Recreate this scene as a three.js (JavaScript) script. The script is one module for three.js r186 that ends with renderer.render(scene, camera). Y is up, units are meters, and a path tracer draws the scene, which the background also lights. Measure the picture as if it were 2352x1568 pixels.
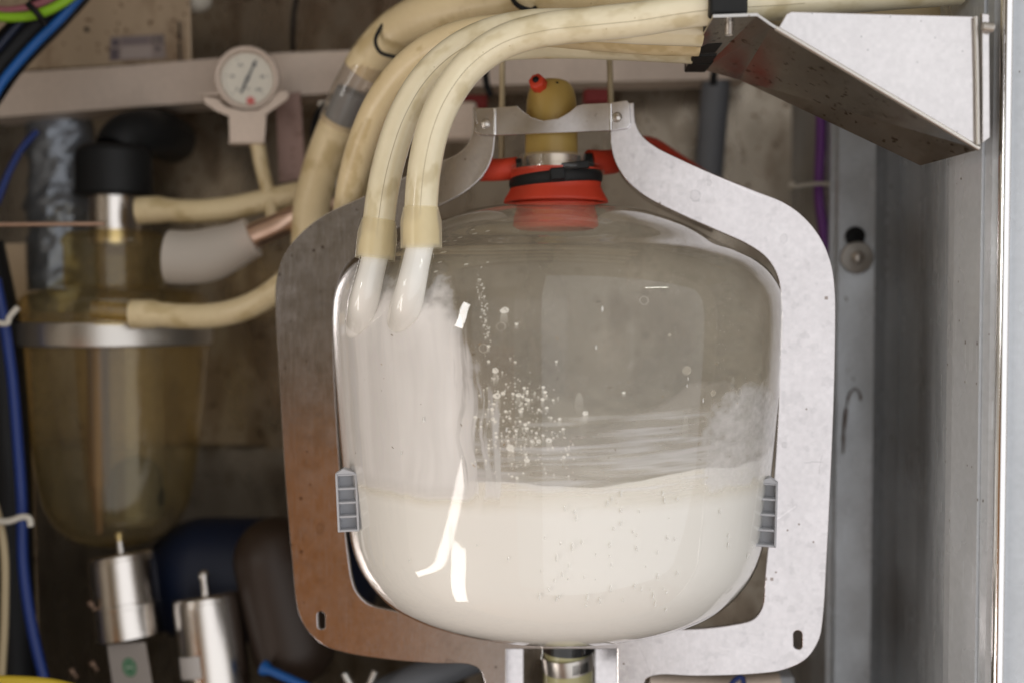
import * as THREE from 'three';
import { mergeGeometries } from 'three/addons/utils/BufferGeometryUtils.js';
import { RoundedBoxGeometry } from 'three/addons/geometries/RoundedBoxGeometry.js';
import { RectAreaLightUniformsLib } from 'three/addons/lights/RectAreaLightUniformsLib.js';

// ---------------------------------------------------------------- camera
const scene = new THREE.Scene();
const F = 2568, CX = 1176, CY = 784, HORIZON = 698, DIST = 0.75;      // lens measured on a 2352 x 1568 view
const camera = new THREE.PerspectiveCamera(2 * Math.atan(CY / F) * 180 / Math.PI, 1.5, 0.02, 20);
const PITCH = Math.atan((CY - HORIZON) / F);
camera.position.set(0, 0, DIST);
camera.rotation.x = -PITCH;
camera.focus = 0.66;
camera.userData.fStop = 3.2;
scene.add(camera);

// ---------------------------------------------------------------- light
const renderer = new THREE.WebGLRenderer({ antialias: true });
renderer.toneMapping = THREE.LinearToneMapping;
renderer.toneMappingExposure = 0.97;
renderer.shadowMap.enabled = true;
RectAreaLightUniformsLib.init();
scene.background = new THREE.Color().setRGB(0.44, 0.385, 0.315);      // the dim rest of the barn
const WINDOWS = [
  // label, then panes: position, way it faces, width, height, turn in its plane, colour, brightness
  ['wide bright barn doorway behind the camera on the right', [[[4.1, 0.8, 2.75], [0, 0, -1], 9.0, 7.0, 0, [0.985, 0.985, 1.0], 0.80]]],
  ['low bright opening to the left, a slim band above a tall pane', [[[-1.8, -0.97, 0.86], [1, 0, 0], 1.5, 0.13, -0.235, [1.0, 0.93, 0.87], 7], [[-1.8, -1.72, 1.02], [1, 0, 0], 0.42, 1.55, 0.44, [1.0, 0.93, 0.87], 7]]],
  ['small slanting bright gap high on the left', [[[-1.8, 0.20, 1.74], [1, 0, 0], 0.22, 0.6, 0.35, [1.0, 0.98, 0.95], 13]]],
  ['slim ceiling lamp high on the right', [[[2.0, 1.52, 1.62], [-0.7, -0.5, -0.54], 0.62, 0.075, 0.1, [1.0, 1.0, 0.9], 14]]],
];

// ---------------------------------------------------------------- helpers
let seed = 12345;
const rnd = () => { seed = (seed * 1664525 + 1013904223) >>> 0; return seed / 4294967296; };
const rr = (a, b) => a + (b - a) * rnd();
const V = (x, y, z) => new THREE.Vector3(x, y, z);
const clamp = (x, a = 0, b = 1) => Math.min(b, Math.max(a, x));
const sm = (a, b, x) => { const t = clamp((x - a) / (b - a)); return t * t * (3 - 2 * t); };
function hash(x, y) { let h = Math.imul(x | 0, 374761393) + Math.imul(y | 0, 668265263); h = Math.imul(h ^ (h >>> 13), 1274126177); return ((h ^ (h >>> 16)) >>> 0) / 4294967296; }
function vnoise(x, y) {
  const ix = Math.floor(x), iy = Math.floor(y), fx = x - ix, fy = y - iy, u = fx * fx * (3 - 2 * fx), v = fy * fy * (3 - 2 * fy);
  return (hash(ix, iy) * (1 - u) + hash(ix + 1, iy) * u) * (1 - v) + (hash(ix, iy + 1) * (1 - u) + hash(ix + 1, iy + 1) * u) * v;
}
function fbm(x, y, o = 4) { let s = 0, a = 0.5, n = 0; for (let i = 0; i < o; i++) { s += a * vnoise(x, y); n += a; x = x * 2.03 + 17.1; y = y * 2.03 + 9.7; a *= 0.5; } return s / n; }

// a direction of sight in the photograph and its point at a chosen depth z (metres; the jar's axis is at z = 0)
function ray(px, py) { return V((px - CX) / F, -(py - CY) / F, -1).applyAxisAngle(V(1, 0, 0), -PITCH); }
function P(px, py, z) { const d = ray(px, py), t = (z - DIST) / d.z; return V(d.x * t, d.y * t, z); }
const S = 1 / 1.0884;                                                   // lists measured on the 2560-wide view
const Q = (px, py, z) => P(px * S, py * S, z);
const perPx = (z) => (DIST - z) / F;

const names = {};
function numbered(n) { names[n] = (names[n] ?? -1) + 1; return names[n] ? n + '_' + String(names[n]).padStart(3, '0') : n; }
function shadow(o) { o.castShadow = o.receiveShadow = true; return o; }
function tag(o, label, category, group) { o.userData.label = label; o.userData.category = category; if (group) o.userData.group = group; return o; }
function thing(name, label, category, at = [0, 0, 0], group) { const g = new THREE.Group(); g.name = numbered(name); g.position.set(...at); scene.add(g); return tag(g, label, category, group); }
function part(name, geo, mat, parent, at) { const m = shadow(new THREE.Mesh(geo, mat)); m.name = name; if (at) m.position.set(...at); parent.add(m); return m; }
function solo(name, geo, mat, label, category, group) { const m = shadow(new THREE.Mesh(geo, mat)); m.name = numbered(name); scene.add(m); return tag(m, label, category, group); }
function struct(name, geo, mat) { const m = shadow(new THREE.Mesh(geo, mat)); m.name = name; m.userData.kind = 'structure'; scene.add(m); return m; }

// swept tube with a radius that may change along it; uv in metres
function sweep(pts, radius, { seg = 80, rad = 20, caps = true, closed = false, tension = 0.5 } = {}) {
  const curve = new THREE.CatmullRomCurve3(pts, closed, 'centripetal', tension), len = curve.getLength();
  const fr = curve.computeFrenetFrames(seg, closed), pos = [], nor = [], uv = [], idx = [];
  for (let i = 0; i <= seg; i++) {
    const t = i / seg, c = curve.getPointAt(t), r = typeof radius === 'function' ? radius(t) : radius;
    for (let j = 0; j <= rad; j++) {
      const a = (j / rad) * Math.PI * 2, n = fr.normals[i].clone().multiplyScalar(Math.cos(a)).addScaledVector(fr.binormals[i], Math.sin(a));
      pos.push(c.x + n.x * r, c.y + n.y * r, c.z + n.z * r); nor.push(n.x, n.y, n.z); uv.push(t * len, (j / rad) * 0.06);
    }
  }
  const w = rad + 1;
  for (let i = 0; i < seg; i++) for (let j = 0; j < rad; j++) { const a = i * w + j, b = a + w; idx.push(a, a + 1, b, b, a + 1, b + 1); }
  if (caps && !closed) for (const e of [0, seg]) {
    const c = curve.getPointAt(e / seg), tn = curve.getTangentAt(e / seg).multiplyScalar(e ? 1 : -1), k = pos.length / 3;
    pos.push(c.x, c.y, c.z); nor.push(tn.x, tn.y, tn.z); uv.push(0, 0);
    for (let j = 0; j <= rad; j++) { const s = (e * w + j) * 3; pos.push(pos[s], pos[s + 1], pos[s + 2]); nor.push(tn.x, tn.y, tn.z); uv.push(0, 0); }
    for (let j = 0; j < rad; j++) e ? idx.push(k, k + 1 + j, k + 2 + j) : idx.push(k, k + 2 + j, k + 1 + j);
  }
  const g = new THREE.BufferGeometry();
  g.setAttribute('position', new THREE.Float32BufferAttribute(pos, 3)); g.setAttribute('normal', new THREE.Float32BufferAttribute(nor, 3)); g.setAttribute('uv', new THREE.Float32BufferAttribute(uv, 2));
  g.setIndex(idx); return g;
}
const rod = (a, b, r, rad = 12) => sweep([a, a.clone().lerp(b, 0.5), b], r, { seg: 4, rad });
function lathe(points, seg = 48, smooth = 0) {
  let p = points.map(([r, y]) => new THREE.Vector2(Math.max(r, 0), y));
  if (smooth) p = new THREE.SplineCurve(p).getPoints(smooth).map((v) => new THREE.Vector2(Math.max(v.x, 0), v.y));
  return new THREE.LatheGeometry(p, seg);
}
function shapeOf(pts, curve = true, n = 160) {
  if (!curve) return new THREE.Shape(pts.map(([x, y]) => new THREE.Vector2(x, y)));
  const c = new THREE.CatmullRomCurve3(pts.map(([x, y]) => V(x, y, 0)), true, 'centripetal');
  return new THREE.Shape(c.getSpacedPoints(n).slice(0, -1).map((v) => new THREE.Vector2(v.x, v.y)));
}
function plate(pts, depth, { holes = [], curve = false, bevel = 0.0004, n = 200 } = {}) {
  const s = shapeOf(pts, curve, n);
  for (const h of holes) s.holes.push(h);
  return new THREE.ExtrudeGeometry(s, { depth, bevelEnabled: bevel > 0, bevelThickness: bevel, bevelSize: bevel, bevelOffset: -bevel, bevelSegments: 2, curveSegments: 12 });
}
// flat polygon sheet with thickness from world points lying (nearly) in one plane
function sheet(points, thick, uvScale = 1) {
  const o = points[0].clone(), e1 = points[1].clone().sub(o).normalize();
  let n = V(0, 0, 0);
  for (let i = 1; i < points.length - 1; i++) n.add(points[i].clone().sub(o).cross(points[i + 1].clone().sub(o)));
  n.normalize();
  const e2 = n.clone().cross(e1), p2 = points.map((p) => { const d = p.clone().sub(o); return [d.dot(e1), d.dot(e2)]; });
  const g = plate(p2, thick, { bevel: Math.min(0.0003, thick / 4) });
  return g.applyMatrix4(new THREE.Matrix4().makeBasis(e1, e2, n).setPosition(o));
}
function box(w, h, d, r = 0.001) { return new RoundedBoxGeometry(w, h, d, 2, Math.min(r, w / 2.1, h / 2.1, d / 2.1)); }
function moved(g, x, y, z, rx = 0, ry = 0, rz = 0) { return g.applyMatrix4(new THREE.Matrix4().compose(V(x, y, z), new THREE.Quaternion().setFromEuler(new THREE.Euler(rx, ry, rz)), V(1, 1, 1))); }

// ---------------------------------------------------------------- textures
function data(w, h, fn, srgb = true) {
  const a = new Uint8Array(w * h * 4);
  for (let y = 0; y < h; y++) for (let x = 0; x < w; x++) { const c = fn(x, y), i = (y * w + x) * 4; a[i] = clamp(c[0]) * 255; a[i + 1] = clamp(c[1]) * 255; a[i + 2] = clamp(c[2]) * 255; a[i + 3] = c[3] === undefined ? 255 : clamp(c[3]) * 255; }
  const t = new THREE.DataTexture(a, w, h); t.magFilter = THREE.LinearFilter; t.minFilter = THREE.LinearFilter; t.wrapS = t.wrapT = THREE.MirroredRepeatWrapping; if (srgb) t.colorSpace = THREE.SRGBColorSpace; t.needsUpdate = true; return t;
}
function tiled(t, per) { const c = t.clone(); c.repeat.set(1 / per, 1 / per); c.needsUpdate = true; return c; }
const grey = (v) => [v, v, v];
// stainless sheet: faint mottling, dark specks
const steelColour = data(1024, 1024, (x, y) => {
  const m = fbm(x / 150, y / 150, 4), f = fbm(x / 9, y / 9, 3);
  let v = 0.84 + 0.05 * (m - 0.5) + 0.05 * (f - 0.5);
  if (hash(x >> 1, y >> 1) > 0.9992) v -= 0.3;
  return [v, v * 0.985, v * 0.985];
});
// the frame's own sheet (0.52 m across): scoured mottling, dried drops, pale lime stains low on the right, brown specks
const frameDrops = []; for (let i = 0; i < 150; i++) frameDrops.push([rnd() * 1024, rnd() * 1024, 3 + 9 * rnd() * rnd(), rnd()]);
const frameColour = data(1024, 1024, (x, y) => {
  const m = fbm(x / 90, y / 120, 4), f = fbm(x / 5, y / 5, 3), w = fbm(x / 26 + 7, y / 34, 4);
  let v = 0.84 + 0.045 * (m - 0.5) + 0.055 * (f - 0.5) + 0.035 * (w - 0.5), br = 0;
  const low = sm(840, 960, x) * sm(520, 430, y) * sm(120, 200, y), st = fbm(x / 20 + 3, y / 26 + 5, 5);
  v += low * (0.085 * sm(0.50, 0.53, st) - 0.04);
  v -= 0.028 * sm(0.62, 0.74, fbm(x / 12 + 40, y / 12 + 11, 3));
  if (hash(x >> 1, y >> 1) > 0.9993) br += 0.55;
  if (hash(x >> 2, (y >> 2) + 999) > 0.9988) br += 0.4;
  return [v - br * 0.6, v * 0.985 - br * 0.66, v * 0.985 - br * 0.72];
});
{ const a = frameColour.image.data; for (const [cx, cy, r, k] of frameDrops) for (let y = Math.max(0, cy - r * 1.5 | 0); y < Math.min(1024, cy + r * 1.5); y++) for (let x = Math.max(0, cx - r | 0); x < Math.min(1024, cx + r); x++) { const q = Math.hypot((x - cx) / r, (y - cy) / (r * 1.3)) + 0.35 * (vnoise(x / 3, y / 3) - 0.5); if (q < 1) { const i = (Math.floor(y) * 1024 + Math.floor(x)) * 4, d = q > 0.78 ? -26 * k : -11 * k; for (let c = 0; c < 3; c++) a[i + c] = clamp(a[i + c] + d, 0, 255); } } }
{ const a = frameColour.image.data; for (let n = 0; n < 170; n++) { let x = rnd() * 1024, y = rnd() * 1024, t = rnd() * 6.28, d = (rnd() < 0.5 ? 1 : -1) * rr(6, 20); const l = rr(10, 70), cv = rr(-0.02, 0.02); for (let i = 0; i < l; i++) { x += Math.cos(t); y += Math.sin(t); t += cv; if (x < 0 || y < 0 || x >= 1024 || y >= 1024) break; const q = ((y | 0) * 1024 + (x | 0)) * 4; for (let c = 0; c < 3; c++) a[q + c] = clamp(a[q + c] + d, 0, 255); } } }
frameColour.repeat.set(1 / 0.52, 1 / 0.52); frameColour.offset.set(0.40 / 0.52, 0.30 / 0.52);
const steelRough = data(512, 512, (x, y) => grey(0.85 + 0.22 * (fbm(x / 50, y / 50, 4) - 0.5) + 0.18 * (fbm(x / 5, y / 60, 2) - 0.5)), false);
const steelBump = data(512, 512, (x, y) => grey(0.5 * fbm(x / 1.7, y / 40, 2) + 0.5 * fbm(x / 30, y / 30, 3)), false);
// dirty cabinet sheet: brown splashes and specks, rust runs
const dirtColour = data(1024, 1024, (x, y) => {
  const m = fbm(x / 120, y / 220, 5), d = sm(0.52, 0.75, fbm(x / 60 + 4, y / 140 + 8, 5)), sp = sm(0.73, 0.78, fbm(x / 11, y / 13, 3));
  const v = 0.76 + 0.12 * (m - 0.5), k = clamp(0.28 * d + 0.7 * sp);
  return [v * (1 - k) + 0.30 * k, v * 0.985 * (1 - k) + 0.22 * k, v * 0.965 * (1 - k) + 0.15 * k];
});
const sideColour = data(1024, 1024, (x, y) => {
  const m = fbm(x / 160, y / 300, 4), scratch = hash(x, y >> 5) > 0.997 ? 0.12 : 0, sp = sm(0.86, 0.90, fbm(x / 9, y / 10, 3));
  const v = 0.88 + 0.12 * (m - 0.5) + 0.05 * (fbm(x / 6, y / 6, 2) - 0.5) + scratch;
  return [v * (1 - sp) + 0.26 * sp, v * 0.99 * (1 - sp) + 0.18 * sp, v * 0.98 * (1 - sp) + 0.11 * sp];
});
const dirtRough = data(512, 512, (x, y) => grey(0.55 + 0.6 * (fbm(x / 40, y / 70, 4) - 0.45)), false);
const wave = data(256, 256, (x, y) => grey(fbm(x / 60, y / 90, 2)), false);
// hose: grime patches and specks
const hoseColour = data(512, 512, (x, y) => {
  const g = sm(0.56, 0.76, fbm(x / 60, y / 40, 4)) * 0.5, f = fbm(x / 12, y / 12, 3) - 0.5;
  let k = g * 0.5 + 0.07 * f + 0.16 * (fbm(x / 150 + 7, y / 150, 2) - 0.5); if (hash(x >> 1, y >> 1) > 0.9994) k += 0.5;
  return [0.955 - k * 0.35, 0.91 - k * 0.40, 0.78 - k * 0.5];
});
const fine = data(256, 256, (x, y) => grey(fbm(x / 4, y / 4, 3)), false);

const std = (o) => new THREE.MeshStandardMaterial({ side: THREE.DoubleSide, ...o });
const phy = (o) => new THREE.MeshPhysicalMaterial({ side: THREE.DoubleSide, ...o });
const C = (r, g, b) => new THREE.Color().setRGB(r, g, b);
const M = {
  frame: std({ color: C(0.95, 0.935, 0.94), map: frameColour, metalness: 1.0, roughness: 0.23, roughnessMap: tiled(steelRough, 0.09), bumpMap: tiled(steelBump, 0.05), bumpScale: 0.00003 }),
  bracket: std({ color: C(0.95, 0.945, 0.945), map: tiled(steelColour, 0.3), metalness: 0.97, roughness: 0.25, roughnessMap: tiled(steelRough, 0.2), bumpMap: tiled(wave, 0.22), bumpScale: 0.003 }),
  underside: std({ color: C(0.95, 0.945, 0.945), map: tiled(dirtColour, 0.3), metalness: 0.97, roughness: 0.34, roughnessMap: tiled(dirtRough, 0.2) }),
  wall: std({ color: C(0.72, 0.64, 0.53), map: tiled(dirtColour, 0.42), metalness: 0.72, roughness: 0.55, roughnessMap: tiled(dirtRough, 0.3), bumpMap: tiled(wave, 0.25), bumpScale: 0.0016 }),
  side: std({ color: C(0.70, 0.76, 0.83), map: tiled(sideColour, 0.5), metalness: 0.15, roughness: 0.42, roughnessMap: tiled(dirtRough, 0.3), bumpMap: tiled(wave, 0.2), bumpScale: 0.0022 }),
  rail: std({ color: C(1.0, 0.86, 0.72), map: tiled(steelColour, 0.3), metalness: 0.35, roughness: 0.5 }),
  panel: std({ color: C(0.92, 0.73, 0.52), map: tiled(dirtColour, 0.4), metalness: 0.4, roughness: 0.5 }),
  chrome: std({ color: C(0.74, 0.70, 0.66), metalness: 1, roughness: 0.2, bumpMap: tiled(fine, 0.02), bumpScale: 0.00002 }),
  polished: std({ color: C(0.85, 0.85, 0.86), metalness: 1, roughness: 0.12 }),
  bolt: std({ color: C(0.6, 0.57, 0.53), metalness: 0.95, roughness: 0.32 }),
  hose: phy({ color: C(0.93, 0.93, 0.93), map: tiled(hoseColour, 0.16), roughness: 0.33, clearcoat: 0.5, clearcoatRoughness: 0.1, bumpMap: tiled(fine, 0.03), bumpScale: 0.00004 }),
  hoseOld: phy({ color: C(0.84, 0.76, 0.64), map: tiled(hoseColour, 0.16), roughness: 0.42, clearcoat: 0.2, clearcoatRoughness: 0.25 }),
  sleeve: phy({ color: C(0.93, 0.88, 0.72), transmission: 0.74, thickness: 0, roughness: 0.35, ior: 1.42 }),
  seam: std({ color: C(0.46, 0.39, 0.25), roughness: 0.7 }),
  clear: phy({ color: C(0.86, 0.82, 0.76), transmission: 0.88, thickness: 0, roughness: 0.08, ior: 1.45 }),
  glass: phy({ color: C(0.985, 0.985, 0.975), transmission: 1, thickness: 0, roughness: 0.0, ior: 1.5 }),
  amber: phy({ color: C(0.95, 0.85, 0.58), transmission: 0.965, thickness: 0, roughness: 0.12, ior: 1.5 }),
  amberCap: phy({ color: C(0.62, 0.43, 0.11), transmission: 0.35, thickness: 0, roughness: 0.5, clearcoat: 0.3, clearcoatRoughness: 0.3 }),
  milk: phy({ color: C(0.93, 0.91, 0.87), roughness: 0.45 }),
  darkred: std({ color: C(0.20, 0.012, 0.01), roughness: 0.6 }),
  red: std({ color: C(0.58, 0.045, 0.016), roughness: 0.5 }),
  black: phy({ color: C(0.008, 0.008, 0.009), roughness: 0.5, specularIntensity: 0.5 }),
  rubber: phy({ color: C(0.011, 0.0115, 0.012), roughness: 0.55, specularIntensity: 0.6 }),
  clip: std({ color: C(0.50, 0.51, 0.54), roughness: 0.5 }),
  green: std({ color: C(0.03, 0.22, 0.05), roughness: 0.5 }),
  lime: std({ color: C(0.28, 0.55, 0.02), roughness: 0.45 }),
  blue: std({ color: C(0.008, 0.03, 0.17), roughness: 0.45 }),
  cyan: std({ color: C(0.008, 0.10, 0.36), roughness: 0.45 }),
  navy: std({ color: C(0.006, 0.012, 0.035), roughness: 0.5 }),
  purple: std({ color: C(0.20, 0.06, 0.30), roughness: 0.5 }),
  pink: std({ color: C(0.35, 0.12, 0.14), roughness: 0.5 }),
  greypipe: std({ color: C(0.17, 0.18, 0.20), roughness: 0.5 }),
  tie: std({ color: C(0.62, 0.58, 0.50), roughness: 0.5 }),
  dullcopper: std({ color: C(0.20, 0.13, 0.09), metalness: 0.6, roughness: 0.5 }),
  copper: std({ color: C(0.72, 0.50, 0.38), metalness: 0.9, roughness: 0.3 }),
  yellow: std({ color: C(0.55, 0.40, 0.03), roughness: 0.5 }),
  foil: std({ color: C(0.24, 0.26, 0.29), metalness: 0.7, roughness: 0.4 }),
  beige: std({ color: C(0.45, 0.36, 0.22), roughness: 0.6 }),
};

// windows and lamp outside the picture, each a glowing pane with its area light just in front of it
for (const [label, panes] of WINDOWS) {
  const root = thing(/lamp/.test(label) ? 'ceiling_lamp' : 'barn_window', label, /lamp/.test(label) ? 'lamp' : 'window');
  for (const [at, to, w, h, turn, c, power] of panes) {
    const o = part('pane', new THREE.PlaneGeometry(w, h), std({ color: C(0.1, 0.1, 0.1), emissive: C(...c), emissiveIntensity: power * 0.5 }), root, at);
    o.castShadow = false; o.lookAt(V(...at).add(V(...to))); o.rotateZ(turn);
    const rect = (a, b) => [[-a, -b], [a, -b], [a, b], [-a, b]].map(([x, y]) => new THREE.Vector2(x, y)), fs = new THREE.Shape(rect(w / 2 + 0.04, h / 2 + 0.04));
    fs.holes.push(new THREE.Path(rect(w / 2, h / 2).reverse()));
    part('pane_frame', new THREE.ExtrudeGeometry(fs, { depth: 0.03, bevelEnabled: false }), M.panel, o, [0, 0, -0.02]);
    const l = new THREE.RectAreaLight(C(...c), power, w, h); l.position.set(0, 0, 0.03); l.rotation.y = Math.PI; l.name = 'window_light'; o.add(l);
  }
}

// ---------------------------------------------------------------- the cabinet
const YAW = 8 * Math.PI / 180;                                          // the cabinet is seen a little from the left
function quad(a, b, c, d, nu = 1, nv = 1) {                             // a b c d counter-clockwise from lower left; uv in metres
  const pos = [], uv = [], idx = [], lu = a.distanceTo(b), lv = a.distanceTo(d);
  for (let j = 0; j <= nv; j++) for (let i = 0; i <= nu; i++) { const p = a.clone().lerp(b, i / nu).lerp(d.clone().lerp(c, i / nu), j / nv); pos.push(p.x, p.y, p.z); uv.push(lu * i / nu, lv * j / nv); }
  for (let j = 0; j < nv; j++) for (let i = 0; i < nu; i++) { const k = j * (nu + 1) + i; idx.push(k, k + 1, k + nu + 2, k, k + nu + 2, k + nu + 1); }
  const g = new THREE.BufferGeometry(); g.setAttribute('position', new THREE.Float32BufferAttribute(pos, 3)); g.setAttribute('uv', new THREE.Float32BufferAttribute(uv, 2)); g.setIndex(idx); g.computeVertexNormals(); return g;
}
const backZ = (x) => -0.34 + Math.tan(YAW) * x;
const TOP = 0.42, LOW = -0.85;
function wallGeo(line, thick, LO = LOW) {                                         // folded sheet: plan polyline, extruded up, with thickness
  const off = line.map(([x, z], i) => {
    const a = line[Math.max(0, i - 1)], b = line[Math.min(line.length - 1, i + 1)], dx = b[0] - a[0], dz = b[1] - a[1], l = Math.hypot(dx, dz);
    return [x + dz / l * -thick, z + dx / l * thick * -1];
  });
  const parts = [], strip = (pl) => { let run = 0; for (let i = 0; i < pl.length - 1; i++) { const g = quad(V(pl[i][0], LO, pl[i][1]), V(pl[i + 1][0], LO, pl[i + 1][1]), V(pl[i + 1][0], TOP, pl[i + 1][1]), V(pl[i][0], TOP, pl[i][1]), 2, 12), u = g.attributes.uv; for (let k = 0; k < u.count; k++) u.setX(k, u.getX(k) + run); run += Math.hypot(pl[i + 1][0] - pl[i][0], pl[i + 1][1] - pl[i][1]); parts.push(g); } };
  strip(line); strip(off);
  parts.push(quad(V(line[0][0], LO, line[0][1]), V(off[0][0], LO, off[0][1]), V(off[0][0], TOP, off[0][1]), V(line[0][0], TOP, line[0][1])));
  const n = line.length - 1; parts.push(quad(V(line[n][0], LO, line[n][1]), V(off[n][0], LO, off[n][1]), V(off[n][0], TOP, off[n][1]), V(line[n][0], TOP, line[n][1])));
  return mergeGeometries(parts);
}
const bp = (x) => [x, backZ(x)];
struct('cabinet_back_wall', wallGeo([bp(-0.62), bp(-0.3), bp(-0.045)], 0.004, P(560, 1036, -0.36).y), M.wall);
struct('cabinet_rear_panel', wallGeo([bp(-0.045), bp(0.1), bp(0.36)], 0.004), M.wall);
// below the wall's lower edge the cabinet runs on into a deep recess
struct('recess_side', wallGeo([[-0.044, -0.352], [-0.044, -1.15]], 0.004), M.wall);
struct('recess_back', wallGeo([[-0.66, -1.15], [-0.04, -1.15]], 0.004), M.wall);
struct('recess_ceiling', box(0.66, 0.004, 0.80, 0.001), M.wall).position.set(-0.36, P(560, 1036, -0.36).y + 0.002, -0.775);
// right side: front-facing post with a return, the inner side sheet, the rolled front edge and the outer flange
const xAt = (px, z) => P(px, 700, z).x;
{
  const z0 = -0.15, g = [];
  struct('cabinet_side_wall', wallGeo([[xAt(1913, z0 - 0.02), -0.30], [xAt(1915, z0), z0 - 0.004], [xAt(1925, z0), z0], [xAt(2003, z0), z0 + 0.006], [xAt(2035, z0 - 0.006), z0 - 0.006], [xAt(2072, z0 - 0.012), z0 - 0.012], [xAt(2120, -0.09), -0.09], [xAt(2186, 0.085), 0.085], [xAt(2200, 0.096), 0.096], [xAt(2262, 0.13), 0.13]], 0.0025), M.side);
  struct('cabinet_front_flange', wallGeo([[xAt(2262, 0.13) + 0.001, 0.131], [xAt(2285, 0.138), 0.138], [xAt(2294, 0.138), 0.139], [xAt(2296, 0.142), 0.142], [xAt(2322, 0.142), 0.142], [xAt(2600, 0.15), 0.15]], 0.002), M.side);
  const xe = xAt(2306, 0.1445);
  struct('rolled_edge', rod(V(xe, LOW, 0.1435), V(xe, TOP, 0.1435), 0.0034, 28), M.polished);
}
struct('cabinet_left_wall', wallGeo([[-0.49, 0.12], [-0.58, -0.42], [-0.62, -1.15]], 0.004), M.wall);  // front end carried forward to keep ambient light from the left out
struct('added_light_blocker', wallGeo([[-0.49, 0.16], [0.26, 0.16]], 0.004).scale(1, 0.32, 1).translate(0, -0.58, 0), M.wall);  // unseen panel, added to block low ambient light from the cabinet
struct('cabinet_floor', box(1.3, 0.02, 1.4), M.wall).position.set(-0.02, -0.85, -0.5);
struct('cabinet_top', box(1.3, 0.02, 0.60), M.wall).position.set(-0.02, 0.40, -0.14);  // unseen; extended to the front to cut ambient light from above
// barn floor in front, mirrored warm and brown in the lower steel
struct('barn_floor', box(8, 0.04, 5), std({ color: C(0.30, 0.15, 0.06), roughness: 0.9 })).position.set(-0.5, -2.75, 2.6);
struct('barn_wall', box(3.4, 2.6, 0.06), std({ color: C(0.14, 0.112, 0.058), roughness: 0.9 })).position.set(-2.15, 0.9, 2.85);
struct('added_softening_panel', box(0.62, 4.6, 0.05), std({ color: C(0.55, 0.53, 0.50), roughness: 0.8 })).position.set(-0.74, 0, 2.74);  // unseen mid-grey panel added to soften the doorway's edge in reflections
struct('barn_wall_boarding', box(3.4, 2.3, 0.08), std({ color: C(0.44, 0.165, 0.008), roughness: 0.9 })).position.set(-2.15, -1.56, 2.85);

// ---------------------------------------------------------------- jar profile
const AX = 0.0296;
const PROFILE = [[0.0295, 0.090], [0.0295, 0.074], [0.0325, 0.0670], [0.045, 0.0645], [0.0648, 0.0600], [0.0885, 0.0505], [0.1085, 0.0395], [0.1235, 0.0330], [0.1345, 0.0262], [0.1422, 0.0175], [0.1468, 0.0070], [0.1484, -0.006], [0.1484, -0.020], [0.1466, -0.050], [0.1432, -0.095], [0.1390, -0.140], [0.1360, -0.160], [0.1300, -0.1755], [0.1190, -0.1895], [0.105, -0.1985], [0.088, -0.2045], [0.06, -0.2095], [0.034, -0.2120], [0.0215, -0.2160], [0.0200, -0.235]];
const curve = new THREE.SplineCurve(PROFILE.map(([r, y]) => new THREE.Vector2(r, y))).getSpacedPoints(220);
const arc = [0]; for (let i = 1; i < curve.length; i++) arc.push(arc[i - 1] + curve[i].distanceTo(curve[i - 1]));
const rAt = (y) => { for (let i = 1; i < curve.length; i++) if (curve[i].y <= y) { const a = curve[i - 1], b = curve[i], t = (a.y - y) / (a.y - b.y || 1e-9); return a.x + (b.x - a.x) * clamp(t); } return 0.02; };
const sAt = (y) => { for (let i = 1; i < curve.length; i++) if (curve[i].y <= y) { const t = (curve[i - 1].y - y) / (curve[i - 1].y - curve[i].y || 1e-9); return arc[i - 1] + (arc[i] - arc[i - 1]) * clamp(t); } return arc[arc.length - 1]; };
const inset = (k) => curve.map((p, i) => { const a = curve[Math.max(0, i - 1)], b = curve[Math.min(curve.length - 1, i + 1)], t = b.clone().sub(a).normalize(); return new THREE.Vector2(Math.max(p.x + t.y * k, 0.001), p.y - t.x * k); });
function hit(px, py, far = false) {                                     // where a line of sight meets the jar: angle round it (0 = front), height, arc length
  const d = ray(px, py); let found = null;
  for (let t = 0.5; t < 0.95; t += 0.0006) { const p = V(d.x * t, d.y * t, DIST + d.z * t), inside = p.y < 0.088 && p.y > -0.23 && Math.hypot(p.x - AX, p.z) < rAt(p.y); if (inside && !found) { found = p; if (!far) break; } if (inside) found = p; }
  if (!found) return null;
  return { a: Math.atan2(found.x - AX, found.z), y: found.y, s: sAt(found.y), p: found };
}

// ---------------------------------------------------------------- glass jar
const jar = thing('glass_milk_jar', 'large clear glass milk jar half full of milk held in the steel frame', 'jar', [AX, 0, 0]);
const shellGeo = (pts) => new THREE.LatheGeometry(pts, 128);
part('glass_body', shellGeo(curve), M.glass, jar);
part('neck_rim', moved(new THREE.TorusGeometry(0.0295, 0.003, 12, 48), 0, 0.089, 0, Math.PI / 2), M.glass, jar);
const milk = thing('milk', 'white frothy milk filling the lower half of the glass jar', 'milk', [AX, 0, 0]);
// inlet tubes of glass, full of milk
const inlets = [
  [[1054, 596, .119], [1042, 650, .122], [1030, 705, .126], [1019, 755, .122], [1010, 800, .107], [1004, 840, .086]],
  [[944, 612, .096], [932, 665, .099], [920, 715, .102], [911, 755, .098], [906, 800, .081], [902, 840, .058]],
];
for (const pts of inlets) {
  const w = pts.map(([x, y, z]) => Q(x, y, z).sub(V(AX, 0, 0)));
  part('inlet_tube', sweep(w.slice(0, 5), (t) => 0.0088 + 0.0016 * sm(0.25, 1, t), { seg: 40, rad: 28, caps: false }), M.glass, jar);
  part('milk_stream', sweep(w, (t) => 0.0077 + 0.0019 * sm(0.15, 0.7, t), { seg: 40, rad: 24 }), M.milk, milk);
}

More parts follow.
